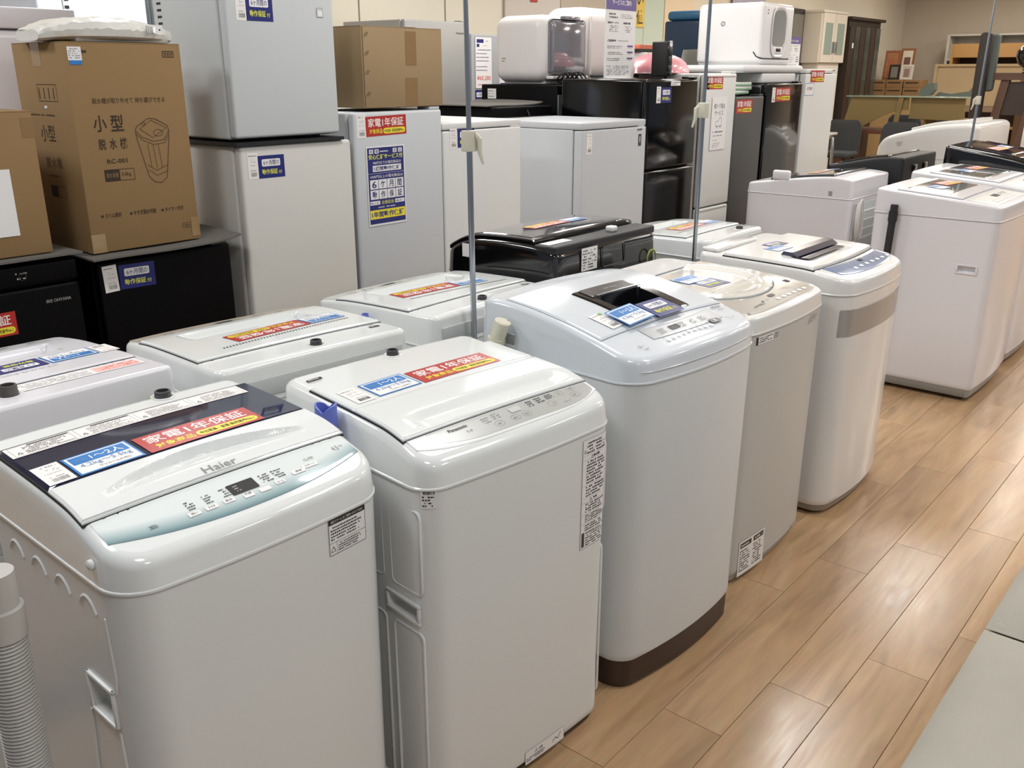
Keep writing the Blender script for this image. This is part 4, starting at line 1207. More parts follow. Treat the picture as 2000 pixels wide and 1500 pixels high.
d.rect(X(0), Y(.665), X(1), Y(.668), PAPER, 3)
d.text('1000円以上の電化製品は', X(.05), Y(.605), X(.96), Y(.645), TXW, 3)
for r_, row in enumerate(('6ヶ月間','動作保証')):
    for c_, ch in enumerate(row):
        a0 = .04+.235*c_; z1 = .585-.135*r_
        d.rect(X(a0), Y(z1-.122), X(a0+.222), Y(z1), PAPER, 3); d.text(ch, X(a0+.05), Y(z1-.108), X(a0+.172), Y(z1-.016), NAVY, 4, .015)
for a0, a1 in ((.02,.29),(.71,.98)): d.rect(X(a0), Y(.255), X(a1), Y(.305), PAPER, 3); d.fine(X(a0+.02), Y(.265), X(a1-.02), Y(.295), 1, NAVY, 4)
d.text('全額返金', X(.33), Y(.255), X(.68), Y(.305), TXY, 3)
d.fine(X(.24), Y(.205), X(.76), Y(.232), 1, PAPER, 3)
d.rect(X(.01), Y(.065), X(.99), Y(.185), YEL, 3); d.text('1年間動作保証', X(.05), Y(.085), X(.95), Y(.165), NAVY, 4, .025)
d.build('warranty_poster', g3, shift(fl(g3, px(2.632), pz(.818)), 0, 0, 0), base=.002, label='blue warranty poster with yellow and white text')
# G4
g4 = fridge('plain white refrigerator beside the blue poster one, behind first pole', 2.895, 3.415, 2.8, .52, 1.243, FW, topslab=.03)
price_tag(Decal(), .045, .085).build('price_tag', g4, fl(g4, px(3.143), pz(1.113)))
navy_label(Decal(), .108, .078).build('warranty_label', g4, fl(g4, px(3.195), pz(1.116)), label='dark blue six month warranty label')
# G5 two-tone lilac white, proud of the row
g5 = fridge('white refrigerator with small maker badge, standing proud of the row', 3.835, 4.425, 2.75, .62, 1.208, mat('fridge_cool_white','#bec1c4',.4), topslab=.035, dt=.06, r=.006)
price_tag(Decal(), .045, .10).build('price_tag', g5, fl(g5, 3.872, 1.055))
d = Decal(); d.text('SHARP', 0, .030, .050, .041, TXK, 1, .03); d.rect(.014,-.05,.044,.012,mat('badge_charcoal','#35353a',.4),1); d.text('V', .022,-.035,.036,.0,PAPER,2,.02); d.build('maker_badge', g5, fl(g5, 4.335, 1.12))
# tall black
g6 = fridge('tall glossy black refrigerator with radio and poster standing on it', 4.514, 5.061, 2.8, .60, 1.410, mat('black_gloss_enamel','#050506',.12,coat=.15,spec=.4), splits=(.92,), r=.014)
price_tag(Decal(), .045, .088).build('price_tag', g6, fl(g6, px(4.925), pz(1.272)))
navy_label(Decal(), .112, .083).build('warranty_label', g6, fl(g6, px(4.977), pz(1.272)), label='dark blue six month warranty label')
d = Decal(); d.rect(0,0,.105,.025,PAPER,1); d.fine(.004,.004,.1,.021,2,TXK,2); d.build('white_sticker', g6, fl(g6, 4.745, 1.375))
# white w2
g7 = fridge('white refrigerator with red label and hanging notice, behind middle pole', 5.15, 5.544, 2.8, .60, 1.440, FW, splits=(.64,), r=.010, handle='lip')
red_label(Decal(), .206, .075).build('warranty_label', g7, fl(g7, px(5.527), pz(1.342)), label='red warranty label')
price_tag(Decal(), .03, .08).build('price_tag', g7, fl(g7, 5.165, pz(1.342)))
d = Decal(); d.rect(0,0,.195,.315,PAPER,1); d.text('軽トラ貸出', .03,.245,.165,.275,TXK,2); d.text('サービス', .04,.205,.150,.235,TXK,2)
d.line([(.06,.14),(.06,.17),(.09,.17),(.105,.19),(.13,.19),(.135,.14),(.06,.14)], .003, TXG, 2); d.ring(.078,.138,.009,.009,.003,TXG,2); d.ring(.118,.138,.009,.009,.003,TXG,2)
d.fine(.025,.10,.17,.115,1,TXK,2); d.fine(.03,.08,.165,.09,1,TXK,2); d.fine(.03,.055,.1,.062,1,TXG,2); d.fine(.03,.012,.13,.045,3,TXGL,2)
d.build('hanging_notice', g7, fl(g7, px(5.612)-.0, pz(.957)), base=.004, label='white notice sheet in a clear sleeve')
g8 = fridge('dark graphite refrigerator with green striped packages on top', 5.552, 5.956, 2.8, .58, 1.298, FDG, r=.010)
red_label(Decal(), .222, .085).build('warranty_label', g8, fl(g8, 5.566, pz(1.178)), label='red warranty label')
g9 = fridge('glossy black refrigerator carrying the white padded slab', 5.999, 6.557, 2.8, .60, 1.375, BLACKG, r=.010)
price_tag(Decal(), .05, .095).build('price_tag', g9, fl(g9, px(6.506), pz(1.240)))
red_label(Decal(), .238, .09).build('warranty_label', g9, fl(g9, px(6.565), pz(1.244)), label='red warranty label')
g10 = fridge('tall white refrigerator with red label at the far end of the row', 6.60, 7.16, 2.8, .62, 1.468, FW, topslab=.03, dt=.055)
red_label(Decal(), .245, .08).build('warranty_label', g10, fl(g10, px(7.162), pz(1.373)), label='red warranty label')
d = Decal(); d.rect(0,0,.155,.085,PAPER,1); d.frame(0,0,.155,.085,.003,BLUE,2); d.text('大特価', .03,.035,.125,.06,NAVY,2); d.build('blue_framed_note', g10, fl(g10, px(7.076), pz(1.276)))
d = Decal(); d.text('SHARP', 0,0,.05,.012,TXK,1,.03); d.build('maker_badge', g10, fl(g10, 7.08, pz(1.455)))

# refrigerators of the middle row, seen from behind
def back_fridge(label, x0, x1, y0, y1, h, mx, panel=True):
    t = fridge(label, x0, x1, y0, y1-y0, h, BLACKF, flip=True, hinge=False)
    w2 = (x1-x0)/2
    if panel:
        for a, b2 in ((-w2+.002, w2*.1), (w2*.1+.004, w2-.03)):
            MB().rbox(a, b2, -.006, .001, .25, h-.055, .002, 2).build('rear_panel', STEELG, t)
        for sx in (-w2+.04, w2-.06):
            MB().tube([(sx, -.006, h-.10), (sx, -.014, h-.10)], .007, 12).build('screw', CHROME, t)
        MB().tube([(w2*.05, -.002, h-.02), (w2*.08, -.012, h-.05), (w2*.08, -.012, .4)], .004, 8).build('power_cord', DGREY, t)
    return t
ba = back_fridge('black refrigerator seen from behind with grey steel panel, beside the first pole', 3.994, 4.50, 3.45, 4.02, 1.262, FMAT)
mat_sheet('felt_mat', 3.97, 4.47, 3.50, 4.03, 1.264, .020, 'thin grey mat on the low black refrigerator behind')
bb = back_fridge('black refrigerator seen from behind under the pale dish dryer', 4.547, 5.10, 3.45, 4.10, 1.375, FMAT)
bc = back_fridge('black refrigerator behind the tall glossy one, under the rounded white appliance', 5.14, 5.72, 3.48, 4.10, 1.385, FMAT, False)
bd = back_fridge('black refrigerator hidden behind the white one with the notice', 5.90, 6.74, 3.48, 4.10, 1.430, FMAT, False)
be = back_fridge('black refrigerator under the dark blue appliance', 6.78, 7.45, 3.72, 4.25, 1.430, FMAT, False)
d = Decal(); d.rect(0,0,.07,.06,PAPER,1); d.fine(.006,.006,.064,.054,3,TXG,2); d.build('side_sticker', bb, plane_surf((-.2775,.55,1.29),(0,-1,0),(0,0,1)))

# wall-side row
gs = fridge('silver two door refrigerator against the wall behind the cardboard box', 4.807, 5.46, 5.0, .66, 1.80, SILVERD, splits=(.75,), group='refrigerators against the wall')
d = Decal(); d.text('Panasonic', 0,0,.085,.014,TXK,1,.02); d.build('maker_lettering', gs, fl(gs, 5.33, 1.715))
MB().box(-.3285, -.327, .08, .12, .05, 1.74).build('door_seam', BLACKM, gs, 0)
gc = fridge('grey refrigerator with price cards against the wall', 5.50, 6.30, 5.0, .66, 1.722, mat('grey_enamel','#a2a4a6',.4), splits=(.8,), group='refrigerators against the wall')
d = Decal(); d.rect(0,0,.20,.50,PAPER,1); d.frame(0,0,.20,.50,.006,GREYM,2); d.rect(.02,.44,.10,.475,NAVY,2); d.rect(.02,.40,.05,.43,NAVY,2); d.fine(.09,.41,.15,.42,1,TXG,2); d.fine(.12,.45,.16,.465,1,TXG,2)
for k in range(6): d.fine(.015,.365-.035*k-(.02 if k > 3 else 0),.185,.382-.035*k-(.02 if k > 3 else 0),1,NAVY,2,dens=.95,wmin=.8)
d.text('¥60,280', .02,.075,.18,.125,TXR,2,.01); d.fine(.02,.03,.16,.048,1,TXR,2)
d.build('price_card', gc, (lambda f_: (lambda u, v: f_(u, v*.76)))(fl(gc, 5.535, 1.325)), base=.003, label='price card reading 60,280 yen in red')
navy_label(Decal(), .10, .11).build('warranty_label', gc, fl(gc, 5.535, 1.205))
d = Decal(); d.rect(0,0,.22,.34,PAPER,1); d.fine(.05,.30,.2,.325,1,NAVY,2); d.ring(.09,.24,.03,.025,.006,TXG,2); d.rect(.02,.155,.2,.195,NAVY,2); d.fine(.04,.07,.2,.14,4,TXGL,2); d.rect(.01,.01,.11,.035,NAVY,2); d.build('service_card', gc, fl(gc, 5.82, 1.33), base=.003)
d = Decal(); d.rect(0,0,.22,.26,PAPER,1); d.rect(.02,.15,.10,.235,NAVY,2); d.rect(.125,.15,.2,.235,NAVY,2); d.fine(.02,.03,.2,.12,5,TXGL,2); d.build('service_card', gc, fl(gc, 5.82, 1.05), base=.003)
gp = fridge('pale bluish white refrigerator with small magnets, far left behind the boxes', 2.16, 2.72, 4.75, .62, 1.86, mat('pale_blue_enamel','#d3dcea',.4), group='refrigerators against the wall')
d = Decal()
for k in range(3): d.rr(.012,.02+.035*k,.035,.035+.035*k,.004,TXK,1)
d.line([(0,.12),(.006,.01)],.006,TXG,1); d.build('magnets', gp, fl(gp, 2.28, 1.72))
gq = fridge('grey steel refrigerator standing behind the light grey stacked one', 2.76, 3.34, 4.75, .62, 1.83, mat('mid_grey_enamel','#8d9190',.35,metal=.3), group='refrigerators against the wall')
gr = fridge('white chest type appliance with rounded lid at the upper left, behind the plain box', .95, 1.665, 3.38, .62, 1.655, mat('lilac_white_enamel','#d9d4d6',.35), topslab=.07, r=.03, dt=.05, group=None)

# ================================================================== BOXES AND LOOSE THINGS ON THE REFRIGERATORS
def carton(label, x0, x1, y0, y1, z0, z1, m, yaw=0, taper=(0,0)):
    w2 = (x1-x0)/2; dd = y1-y0; h = z1-z0
    t = thing('cardboard_box', label, 'box', ((x0+x1)/2, y0, z0), yaw)
    b = MB().rbox(-w2, w2, 0, dd, .001, h-.004, .004, 2)
    b.build('carton_body', m, t)
    MB().box(-w2+.001, w2-.001, .001, dd/2-.0015, h-.0045, h-.001).build('top_flap', m, t, 0)
    MB().box(-w2+.001, w2-.001, dd/2+.0015, dd-.001, h-.0045, h-.001).build('top_flap', m, t, 0)
    return t, w2, dd, h
t, w2, dd, h = carton('tall printed cardboard box of a small spin dryer on the black refrigerator', 1.340, 1.720, 2.825, 3.155, .909, 1.535, CARD2, 1.2)
bf = plane_surf((-w2, -.0002, 0), (1,0,0), (0,0,1))
def bx(x3, z3): return (px(x3)-1.340)*1.0, pz(z3)-.906
d = Decal()
def T(s_, a, b2, m=INK, bold=.012): 
    x0, z1 = bx(*a); x1, z0 = bx(*b2); d.text(s_, x0, z0, x1, z1, m, 1, bold)
T('脱水槽が取り外せて 持ち運びできる', (1.503,1.366), (1.762,1.348), INKL)
T('小', (1.497,1.312), (1.542,1.260)); T('型', (1.556,1.312), (1.601,1.260))
T('脱', (1.505,1.238), (1.530,1.203)); T('水', (1.543,1.238), (1.568,1.203)); T('機', (1.580,1.238), (1.606,1.203))
T('RC-001', (1.526,1.172), (1.598,1.157))
x0, z1 = bx(1.512,1.138); x1, z0 = bx(1.618,1.100)
d.frame(x0, z0, x1, z1, .0015, INK, 1); d.rect(x0, z0, x0+(x1-x0)*.5, z1, INK, 1); d.text('脱水容量', x0+.005, z0+.011, x0+(x1-x0)*.5-.005, z1-.010, CARD2, 2); d.text('3.0kg', x0+(x1-x0)*.56, z0+.010, x1-.012, z1-.011, INK, 1)
for s_, xa, xb, zz in (('スリム設計',1.487,1.552,.987), ('すすぎ脱水可能',1.590,1.680,.986), ('タイマー付き',1.708,1.786,.985)):
    T('●', (xa-.008,zz+.006), (xa+.001,zz-.003)); T(s_, (xa+.006,zz+.010), (xb,zz-.006))
x0, z0 = bx(1.775,.914); x1, z1 = bx(1.822,.932); d.frame(x0, z0, x1, z1, .001, INK, 1); d.text('1台入', x0+.005, z0+.003, x1-.005, z1-.003, INK, 1)
x0, z0 = bx(1.773,1.493); x1, z1 = bx(1.815,1.513); d.frame(x0, z0, x1, z1, .002, INK, 1); d.text('家庭用', x0+.005, z0+.004, x1-.005, z1-.004, INK, 1)
T('ops', (1.487,1.512), (1.507,1.500), INK, .03)
# product line drawing
def lp(pts): return [bx(1.640+.122*a, 1.085+.212*b2) for a, b2 in pts]
d.line(lp([(.05,.88),(.0,.82),(.02,.70),(.25,.10),(.40,.0),(.62,-.02),(.80,.06),(.88,.3),(1.0,.70),(1.02,.80),(.98,.88),(.62,.99),(.42,1.0),(.05,.88)]), .0024, INKL)
d.line(lp([(.0,.82),(.16,.72),(.5,.64),(.85,.66),(1.02,.80)]), .002, INKL)
d.line(lp([(.02,.76),(.18,.67),(.5,.59),(.85,.61),(1.0,.73)]), .0017, INKL)
d.line(lp([(.14,.84),(.5,.97),(.95,.84),(.5,.70),(.14,.84)]), .0017, INKL)
x0, z0 = bx(1.640+.122*.26, 1.085+.212*.92); d.ring(x0, z0, .007, .0055, .0017, INKL)
x0, z0 = bx(1.640+.122*.68, 1.085+.212*.77); d.ring(x0, z0, .017, .011, .0017, INKL)
for a in (.34,.5,.66): d.line(lp([(a-.02,.6),(a+.03,.22)]), .0015, INKL)
d.line(lp([(.25,.28),(.5,.18),(.88,.26)]), .0017, INKL); d.line(lp([(.27,.2),(.5,.1),(.86,.16)]), .0017, INKL)
d.build('box_printing', t, bf, base=.0003)
d = Decal(); d.rect(0,.012,.042,.050,PAPER,1); d.fine(.003,.016,.039,.047,5,TXG,2); d.rect(.003,0,.040,.012,BLUE,1); d.build('price_sticker', t, shift(bf, px(1.445)-1.340+.0, pz(1.468)-.906), base=.0006)
sf = plane_surf((-w2-.0002, dd, 0), (0,-1,0), (0,0,1))
d = Decal()
d.frame(.13,.455,.25,.505,.0015,INK,1)
for k in range(4): d.line([(.14+.03*k,.462),(.14+.03*k,.495)], .004, INK, 1)
d.text('小型', .11,.335,.20,.385,INK,1); d.text('脱水機', .115,.255,.215,.288,INKL,1); d.rect(.12,.165,.165,.200,INK,1); d.frame(.12,.165,.215,.200,.0015,INKL,1); d.fine(.03,.41,.25,.42,1,INKL,1); d.fine(.12,.225,.2,.235,1,INKL,1)
d.rr(.16,.434,.178,.442,.001,PAPER,2)
d.build('side_printing', t, sf, base=.0003)
MB().box(-w2-.0006, -w2+.0, .30*.5, .30*.5+.055, h-.07, h-.002).box(-w2-.0006,w2+.0006,.139,.191,h-.001,h-.0005).build('packing_tape', CTAPE, t, 0)
MB().box(-w2-.0008, -w2+.045, -.0012, .03, .002, .06).build('corner_tape', CTAPE, t, 0)
MB().box(w2-.03, w2+.0008, -.0012, .03, .012, .075).build('corner_tape', CTAPE, t, 0)

t, w2, dd, h = carton('plain cardboard box with white sheet taped on, at the left picture edge', .90, 1.222, 2.83, 3.20, .9335, 1.345, CARD2, -1)
d = Decal(); d.rect(0,0,.235,.19,PAPER,1); d.build('white_sheet', t, plane_surf((-w2+.0, -.0005, .062), (1,0,0), (0,0,1)), base=.001)
MB().box(w2-.035, w2+.0006, -.0006, .001, h-.075, h-.02).build('packing_tape', TAPE, t, 0)
t, w2, dd, h = carton('plain cardboard box with two strips of brown tape on the poster refrigerator', 2.462, 2.898, 2.80, 3.16, 1.3145, 1.616, CARD)
MB().box(.010, .070, -.0008, .0002, .160, h-.015).build('packing_tape', TAPE, t, 0)
MB().box(.004, .072, -.0008, .0002, .004, .112).build('packing_tape', TAPE, t, 0)
MB().box(.010, .070, -.0006, dd+.0006, h-.0008, h+.0003).build('packing_tape', CTAPE, t, 0)
for zz in (.045,.125,.195,.262):
    d = Decal(); d.line([(0,0),(.012,.016)], .0022, INK, 1); d.line([(.009,0),(.021,.016)], .0022, INK, 1); d.build('staple_mark', t, plane_surf((-w2+.014, -.0002, zz), (1,0,0), (0,0,1)))
MB().box(-w2+.005, -w2+.0075, -.0008, .0, .006, h-.006).build('flap_edge', INK, t, 0)

# plastic-wrapped long bundle on the printed box
N1, N2 = 34, 16
vs = []
rng = random.Random(5)
for i in range(N1+1):
    u = i/N1
    wv = (.14*math.sin(PI*min(1, .06+u*.94))**.35) if u < 1 else .02
    hh = .040*(1-.2*u) * (math.sin(PI*min(1, .05+.9*u))**.4)
    if u < .18: hh *= .85+.9*u
    cx = 1.310+.440*u; cy = 2.975-.02*u; cz = 1.536
    for k in range(N2):
        a = 2*PI*k/N2
        ca, sa = math.cos(a), math.sin(a)
        y = cy + wv*math.copysign(abs(ca)**.6, ca) * (1 if u < .97 else .6)
        z = cz + max(0.0, hh + hh*math.copysign(abs(sa)**.6, sa)) + (rng.uniform(-.003,.003) if sa > 0 else 0)
        vs.append((cx + rng.uniform(-.003,.003), y, z))
mb = MB(); mb.loft([[vs[i*N2+k] for k in range(N2)] for i in range(N1+1)])
o = thing('wrapped_bundle', 'bundle wrapped in clear bubble plastic lying on the printed cardboard box', 'package', (0,0,0))
mb.build('plastic_wrap', FOAM, o, 25)
d = Decal()
for k in range(4): d.rect(.006*k,.0+.001*k,.006*k+.003,.03-.001*k,TXG,1)
d.rect(.03,.008,.055,.032,PAPER,1); d.disc(.045,.018,.003,TXK,2)
d.build('wrap_printing', o, plane_surf((1.610,2.829,1.556),(1,0,0),(0,0,1)), base=.002)
MB().rbox(1.40,1.70,2.86,3.08,1.5355,1.560,.004,2).build('flat_contents', GREYP, o)
o['label'] = o['label']

# dish dryers and other small appliances
PKW = mat('blush_white_plastic', '#dbd6d4', .35)
def dome_box(name, m, parent, x0, x1, y0, y1, z0, z1, r=.08, seg=6, ang=40):
    return MB().rbox(x0, x1, y0, y1, z0, z1, r, seg).build(name, m, parent, ang)
t = thing('dish_dryer', 'blush white dish dryer with smoky clear door and coiled cable', 'dish dryer', (4.83, 3.60, 1.3765))
dome_box('housing', PKW, t, -.215, .215, .012, .42, .010, .400, .075, 6)
MB().rbox(-.15,.15,.05,.38,0,.02,.008,2).build('base', WHITE_W, t)
MB().rbox(-.165,.195,-.012,.03,.052,.375,.030,5).build('clear_door', mat('smoky_acrylic','#77767c',.08,coat=1.0), t, label if False else 40)
MB().rbox(-.165,.205,-.025,.03,.030,.050,.006,2).build('door_sill', WHITE_W, t)
MB().rbox(-.06,.10,-.03,.01,.372,.392,.006,2).build('door_handle', mat('smoky_acrylic','#77767c',.08,coat=1.0), t)
d = Decal(); d.rect(-.15,.155,.18,.158,TXGL,1); d.fine(.02,.07,.05,.078,1,PAPER,1); d.build('door_lines', t, plane_surf((0,-.0125,0),(1,0,0),(0,0,1)))
d = Decal(); d.fine(0,0,.04,.03,2,TXG,1); d.build('side_mark', t, plane_surf((-.2155,.34,.13),(0,-1,0),(0,0,1)))
g = MB()
for k in range(5): g.tube([(-.12+.045*k+.052*math.cos(R(a_)), -.07+.015*math.sin(R(2*a_)), .040+.030*math.sin(R(a_))+.003*(k%2)) for a_ in range(0,361,20)], .0055, 8)
g.build('coiled_cable', BLACKM, t)
t = thing('rounded_appliance', 'white rounded dish dryer half hidden behind the service poster', 'dish dryer', (5.44, 3.72, 1.3865))
dome_box('housing', mat('soft_white_plastic','#dcd6d2',.35), t, -.27, .27, 0, .36, .012, .465, .10, 6)
MB().rbox(-.2,.2,.05,.3,0,.02,.008,2).build('base', WHITE_W, t)
g = MB(); g.tube([(-.20,.03-.04,.40),(-.205,-.015,.2),(-.20,-.012,.01)], .006, 8); g.build('white_cord', WHITE_W, t)
# service poster stands
def poster_board(label, x, y, z, w, h, hdr, yaw=0):
    t = thing('poster_board', label, 'sign', (x, y, z), yaw)
    MB().box(-w/2, w/2, 0, .004, .002, h).build('board', PAPER, t, 0)
    MB().rbox(-w/2+.02, w/2-.02, -.02, .045, 0, .003, .001, 1).build('foot_plate', PAPER, t)
    d = Decal(); 
    d.rect(0, h-hdr, w, h, mat('purple_header','#6a5b92',.3), 1); d.text('サービスのご案内', w*.2, h-hdr*.72, w*.82, h-hdr*.40, TXW, 2, .01)
    hh = h-hdr
    d.text('家具引取', w*.1, hh*.925, w*.32, hh*.95, TXK, 1, .02); d.text('不用品処分', w*.1, hh*.88, w*.40, hh*.905, TXK, 1, .02); d.fine(w*.5, hh*.88, w*.92, hh*.95, 3, TXGL, 1)
    d.text('配送サービス', w*.07, hh*.80, w*.42, hh*.83, TXK, 1, .02); d.text('設置作業', w*.58, hh*.80, w*.82, hh*.83, TXK, 1, .02); d.fine(w*.12, hh*.68, w*.45, hh*.78, 4, TXG, 1, dens=.6); d.fine(w*.62, hh*.68, w*.9, hh*.78, 4, TXG, 1, dens=.6)
    d.text('ご配送料金', w*.07, hh*.54, w*.36, hh*.575, TXK, 1, .02); d.fine(w*.42, hh*.55, w*.85, hh*.57, 1, TXG, 1)
    for k in range(3):
        d.rr(w*.74, hh*(.47-.09*k), w*.93, hh*(.495-.09*k), hh*.008, mat('purple_header','#6a5b92',.3), 1); d.fine(w*.07, hh*(.44-.09*k), w*.62, hh*(.49-.09*k), 2, TXG, 1); d.fine(w*.76, hh*(.45-.09*k), w*.92, hh*(.463-.09*k), 1, TXG, 1)
    d.fine(w*.07, hh*.05, w*.9, hh*.20, 6, TXG, 1, dens=.7)
    d.build('poster_printing', t, plane_surf((-w/2, -.0003, 0), (1,0,0), (0,0,1)))
    return t
poster_board('tall white service poster with purple header on the black refrigerator', 4.745, 3.15, 1.4115, .31, .462, .090)
poster_board('white service poster with purple header beside the end refrigerator', 7.26, 3.46, 1.4690, .25, .225, .048).location = (6.93, 3.06, 1.4690)
# radio
t = thing('radio', 'narrow black upright radio standing on the glossy black refrigerator', 'radio', (4.935, 2.93, 1.4115))
MB().rbox(-.030, .032, 0, .105, .012, .205, .008, 3).build('housing', BLACKM, t)
MB().rbox(-.022, .027, -.003, .004, .02, .195, .002, 2).build('front_strip', BLACKG, t)
for zz in (.045, .095, .145): MB().rbox(-.016, .021, -.007, .0, zz, zz+.028, .003, 2).build('button', DGREY, t)
for sx in (-.018, .02): MB().tube([(sx,.03,0),(sx,.03,.014)], .008, 10).build('foot', BLACKM, t)
d = Decal(); d.rect(0,0,.030,.03,PAPER,1); d.fine(.003,.004,.027,.026,2,TXG,2); d.build('price_sticker', t, plane_surf((-.012,-.0035,.178),(1,0,0),(0,0,1)))
# black router-like tray beside it
t = thing('stove_top', 'low black cassette cooker lying behind the radio', 'cooker', (4.93, 3.24, 1.4115))
MB().rbox(-.16, .125, -.03, .14, .004, .022, .004, 2).build('tray', DGREY, t)
for sx in (-.13, .10): MB().tube([(sx,.0,0),(sx,.0,.006)], .01, 10).build('foot', BLACKM, t)
# pink wrapped cushion
t = thing('pink_package', 'pink puffed package in clear plastic behind the radio', 'package', (5.19, 3.16, 1.4415))
rings = []
for k in range(7):
    a = PI/2*k/6
    rings.append([((.265*math.cos(a)+.002)*math.cos(2*PI*q/28)*(1+.03*math.sin(7*q)), (.16*math.cos(a)+.002)*math.sin(2*PI*q/28)*(1+.04*math.cos(5*q)), .001+.115*math.sin(a)+.004*math.sin(q*2.3+k)*(k > 0 and k < 6)) for q in range(28)])
MB().loft(rings).build('wrapped_body', PINK, t, 25)
# patterned plastic bag
t = thing('plastic_bag', 'clear patterned plastic bag propped behind the pink package', 'bag', (6.03, 3.36, 1.4315))
t.location = (6.46, 3.55, 1.4315)
vs = [];
def bagy(u, v): return .02*math.sin(5*u+2*v)+.03*(1-v)
NB = 12
for s_ in (0, 1):
    for j in range(NB+1):
        for i in range(NB+1):
            u, v = i/NB, j/NB
            vs.append((-.26+.56*u, bagy(u, v)+(.05*math.sin(PI*u)*(1-v)+.002)*s_, .001+.19*v*(1-.12*(1-u))))
fs = []; q = (NB+1)**2
for j in range(NB):
    for i in range(NB):
        a = j*(NB+1)+i; fs.append((a,a+1,a+NB+2,a+NB+1)); fs.append((a+q,a+NB+1+q,a+NB+2+q,a+1+q))
for i in range(NB):
    for a, b2 in ((i+1,i),(i*(NB+1),(i+1)*(NB+1)),((i+1)*(NB+1)+NB,i*(NB+1)+NB)): fs.append((a,b2,b2+q,a+q))
BAG = mat('patterned_bag_film','#c3c2b8',.25,coat=.5)
MB().add(vs, fs).build('bag_body', BAG, t, 50)
d = Decal()
for k in range(30): d.disc(rng.uniform(-.22,.26), rng.uniform(.03,.17), .005, rng.choice((TXG,TXGL,mat('bag_green','#7f9a86',.5))), 1, 6)
d.build('bag_print', t, lambda u, v: (Vector((u, bagy((u+.26)/.56, v/.19)-.001, v)), Vector((0,-1,0))), base=.001)
# dark blue appliance
t = thing('rice_dispenser', 'dark navy upright appliance with teal lid behind the middle pole', 'appliance', (7.12, 3.76, 1.4315))
NVY = mat('navy_plastic','#1f3247',.3); TEAL = mat('teal_lid_plastic','#2c5a78',.35)
MB().rbox(-.29, .33, 0, .36, .004, .40, .02, 4).build('body', NVY, t)
MB().rbox(-.275, .31, .01, .35, .402, .475, .03, 4).build('lid', TEAL, t)
MB().rbox(-.02, .02, .005, .36, .474, .480, .002, 2).build('lid_seam', NVY, t)
# bottles, orange box, red tube near the poster
t = thing('detergent_bottle', 'white corrugated bottle beside the service poster', 'bottle', (5.60, 3.57, 1.4315)); t.location = (5.70, 3.62, 1.386)
MB().lathe([(.045,.0),(.05,.01),(.05,.06),(.045,.065),(.055,.075),(.055,.12),(.048,.125),(.06,.135),(.06,.18),(.05,.19)], (0,0,0), 20).build('bottle_body', WHITE_W, t)
o = MB().rbox(5.63,5.80,3.58,3.66,1.577,1.625,.004,2).build('orange_box', mat('orange_print','#c9694a',.5), None); tag(o, 'small orange and black box on top of the white bottle', 'box')
MB().box(5.629,5.801,3.579,3.661,1.5775,1.597).build('dark_base_band', BLACKM, o, 0)
t = thing('spray_can', 'slim red can next to the white bottle', 'can', (5.585, 3.60, 1.386))
MB().lathe([(.022,.0),(.024,.004),(.024,.11),(.012,.135),(.006,.14)], (0,0,0), 18).build('can_body', mat('can_red','#b32a30',.3), t)
# white padded slab and the big rounded dish dryer
t = thing('padded_slab', 'white quilted padded slab on the glossy black refrigerator', 'package', (6.14, 2.84, 1.3765))
MB().rbox(-.42, .50, .0, .46, .066, .115, .02, 3).build('upper_pad', mat('padding_white','#d9d9d8',.6,bump=.6,bscale=30), t)
MB().rbox(-.13, .40, .01, .50, .001, .064, .01, 3).build('lower_pad', mat('padding_white','#d9d9d8',.6,bump=.6,bscale=30), t)
t = thing('dish_washer', 'large white rounded countertop dishwasher with grey oval window', 'dishwasher', (6.375, 2.93, 1.4925))
DWW = mat('satin_white_plastic','#e3e2e1',.3)
MB().rbox(-.245, .245, 0, .50, .004, .40, .035, 5).build('housing', DWW, t)
MB().rbox(-.235, .235, .02, .48, 0, .02, .004, 2).build('base', GREYP, t)
g = MB()
def oval(cx, cz, rx, rz, y, n=32, p=.55):
    return [(cx+rx*math.copysign(abs(math.cos(2*PI*k/n))**p, math.cos(2*PI*k/n)), y, cz+rz*math.copysign(abs(math.sin(2*PI*k/n))**p, math.sin(2*PI*k/n))) for k in range(n)]
g.loft([oval(0,.215,.125,.165,-.006), oval(0,.215,.118,.158,-.010), oval(0,.215,.105,.145,-.004), oval(0,.215,.105,.145,.0)], False, False)
g.build('window_rim', DWW, t, 50)
g = MB(); g.loft([oval(0,.235,.104,.120,-.003,32,.6), oval(-.01,.235,.09,.105,-.0035,32,.6)], True, True); g.build('window', mat('grey_window','#8d9193',.08,coat=1.0), t)
MB().rbox(-.085,.085,-.006,.001,.075,.125,.01,3).build('control_tab', DWW, t)
MB().rbox(-.035,.035,-.010,-.004,.088,.112,.003,2).build('display', BLACKG, t)
g = MB(); g.tube([(-.246,.06,.085),(-.246,.035,.055),(-.240,.008,.045),(-.215,-.001,.042),(.19,-.001,.042)], .004, 6); g.build('black_trim', BLACKM, t)
g = MB()
for k in range(8):
    a = 2*PI*k/8; g.tube([(-.2448,.30+.008*math.cos(a),.27+.008*math.sin(a)),(-.2462,.30+.018*math.cos(a),.27+.018*math.sin(a))], .003, 6)
g.build('vent_rosette', TXG, t)
d = Decal(); d.fine(0,0,.03,.04,2,TXGL,1); d.build('logo_mark', t, plane_surf((-.20,-.0005,.32),(1,0,0),(0,0,1)))
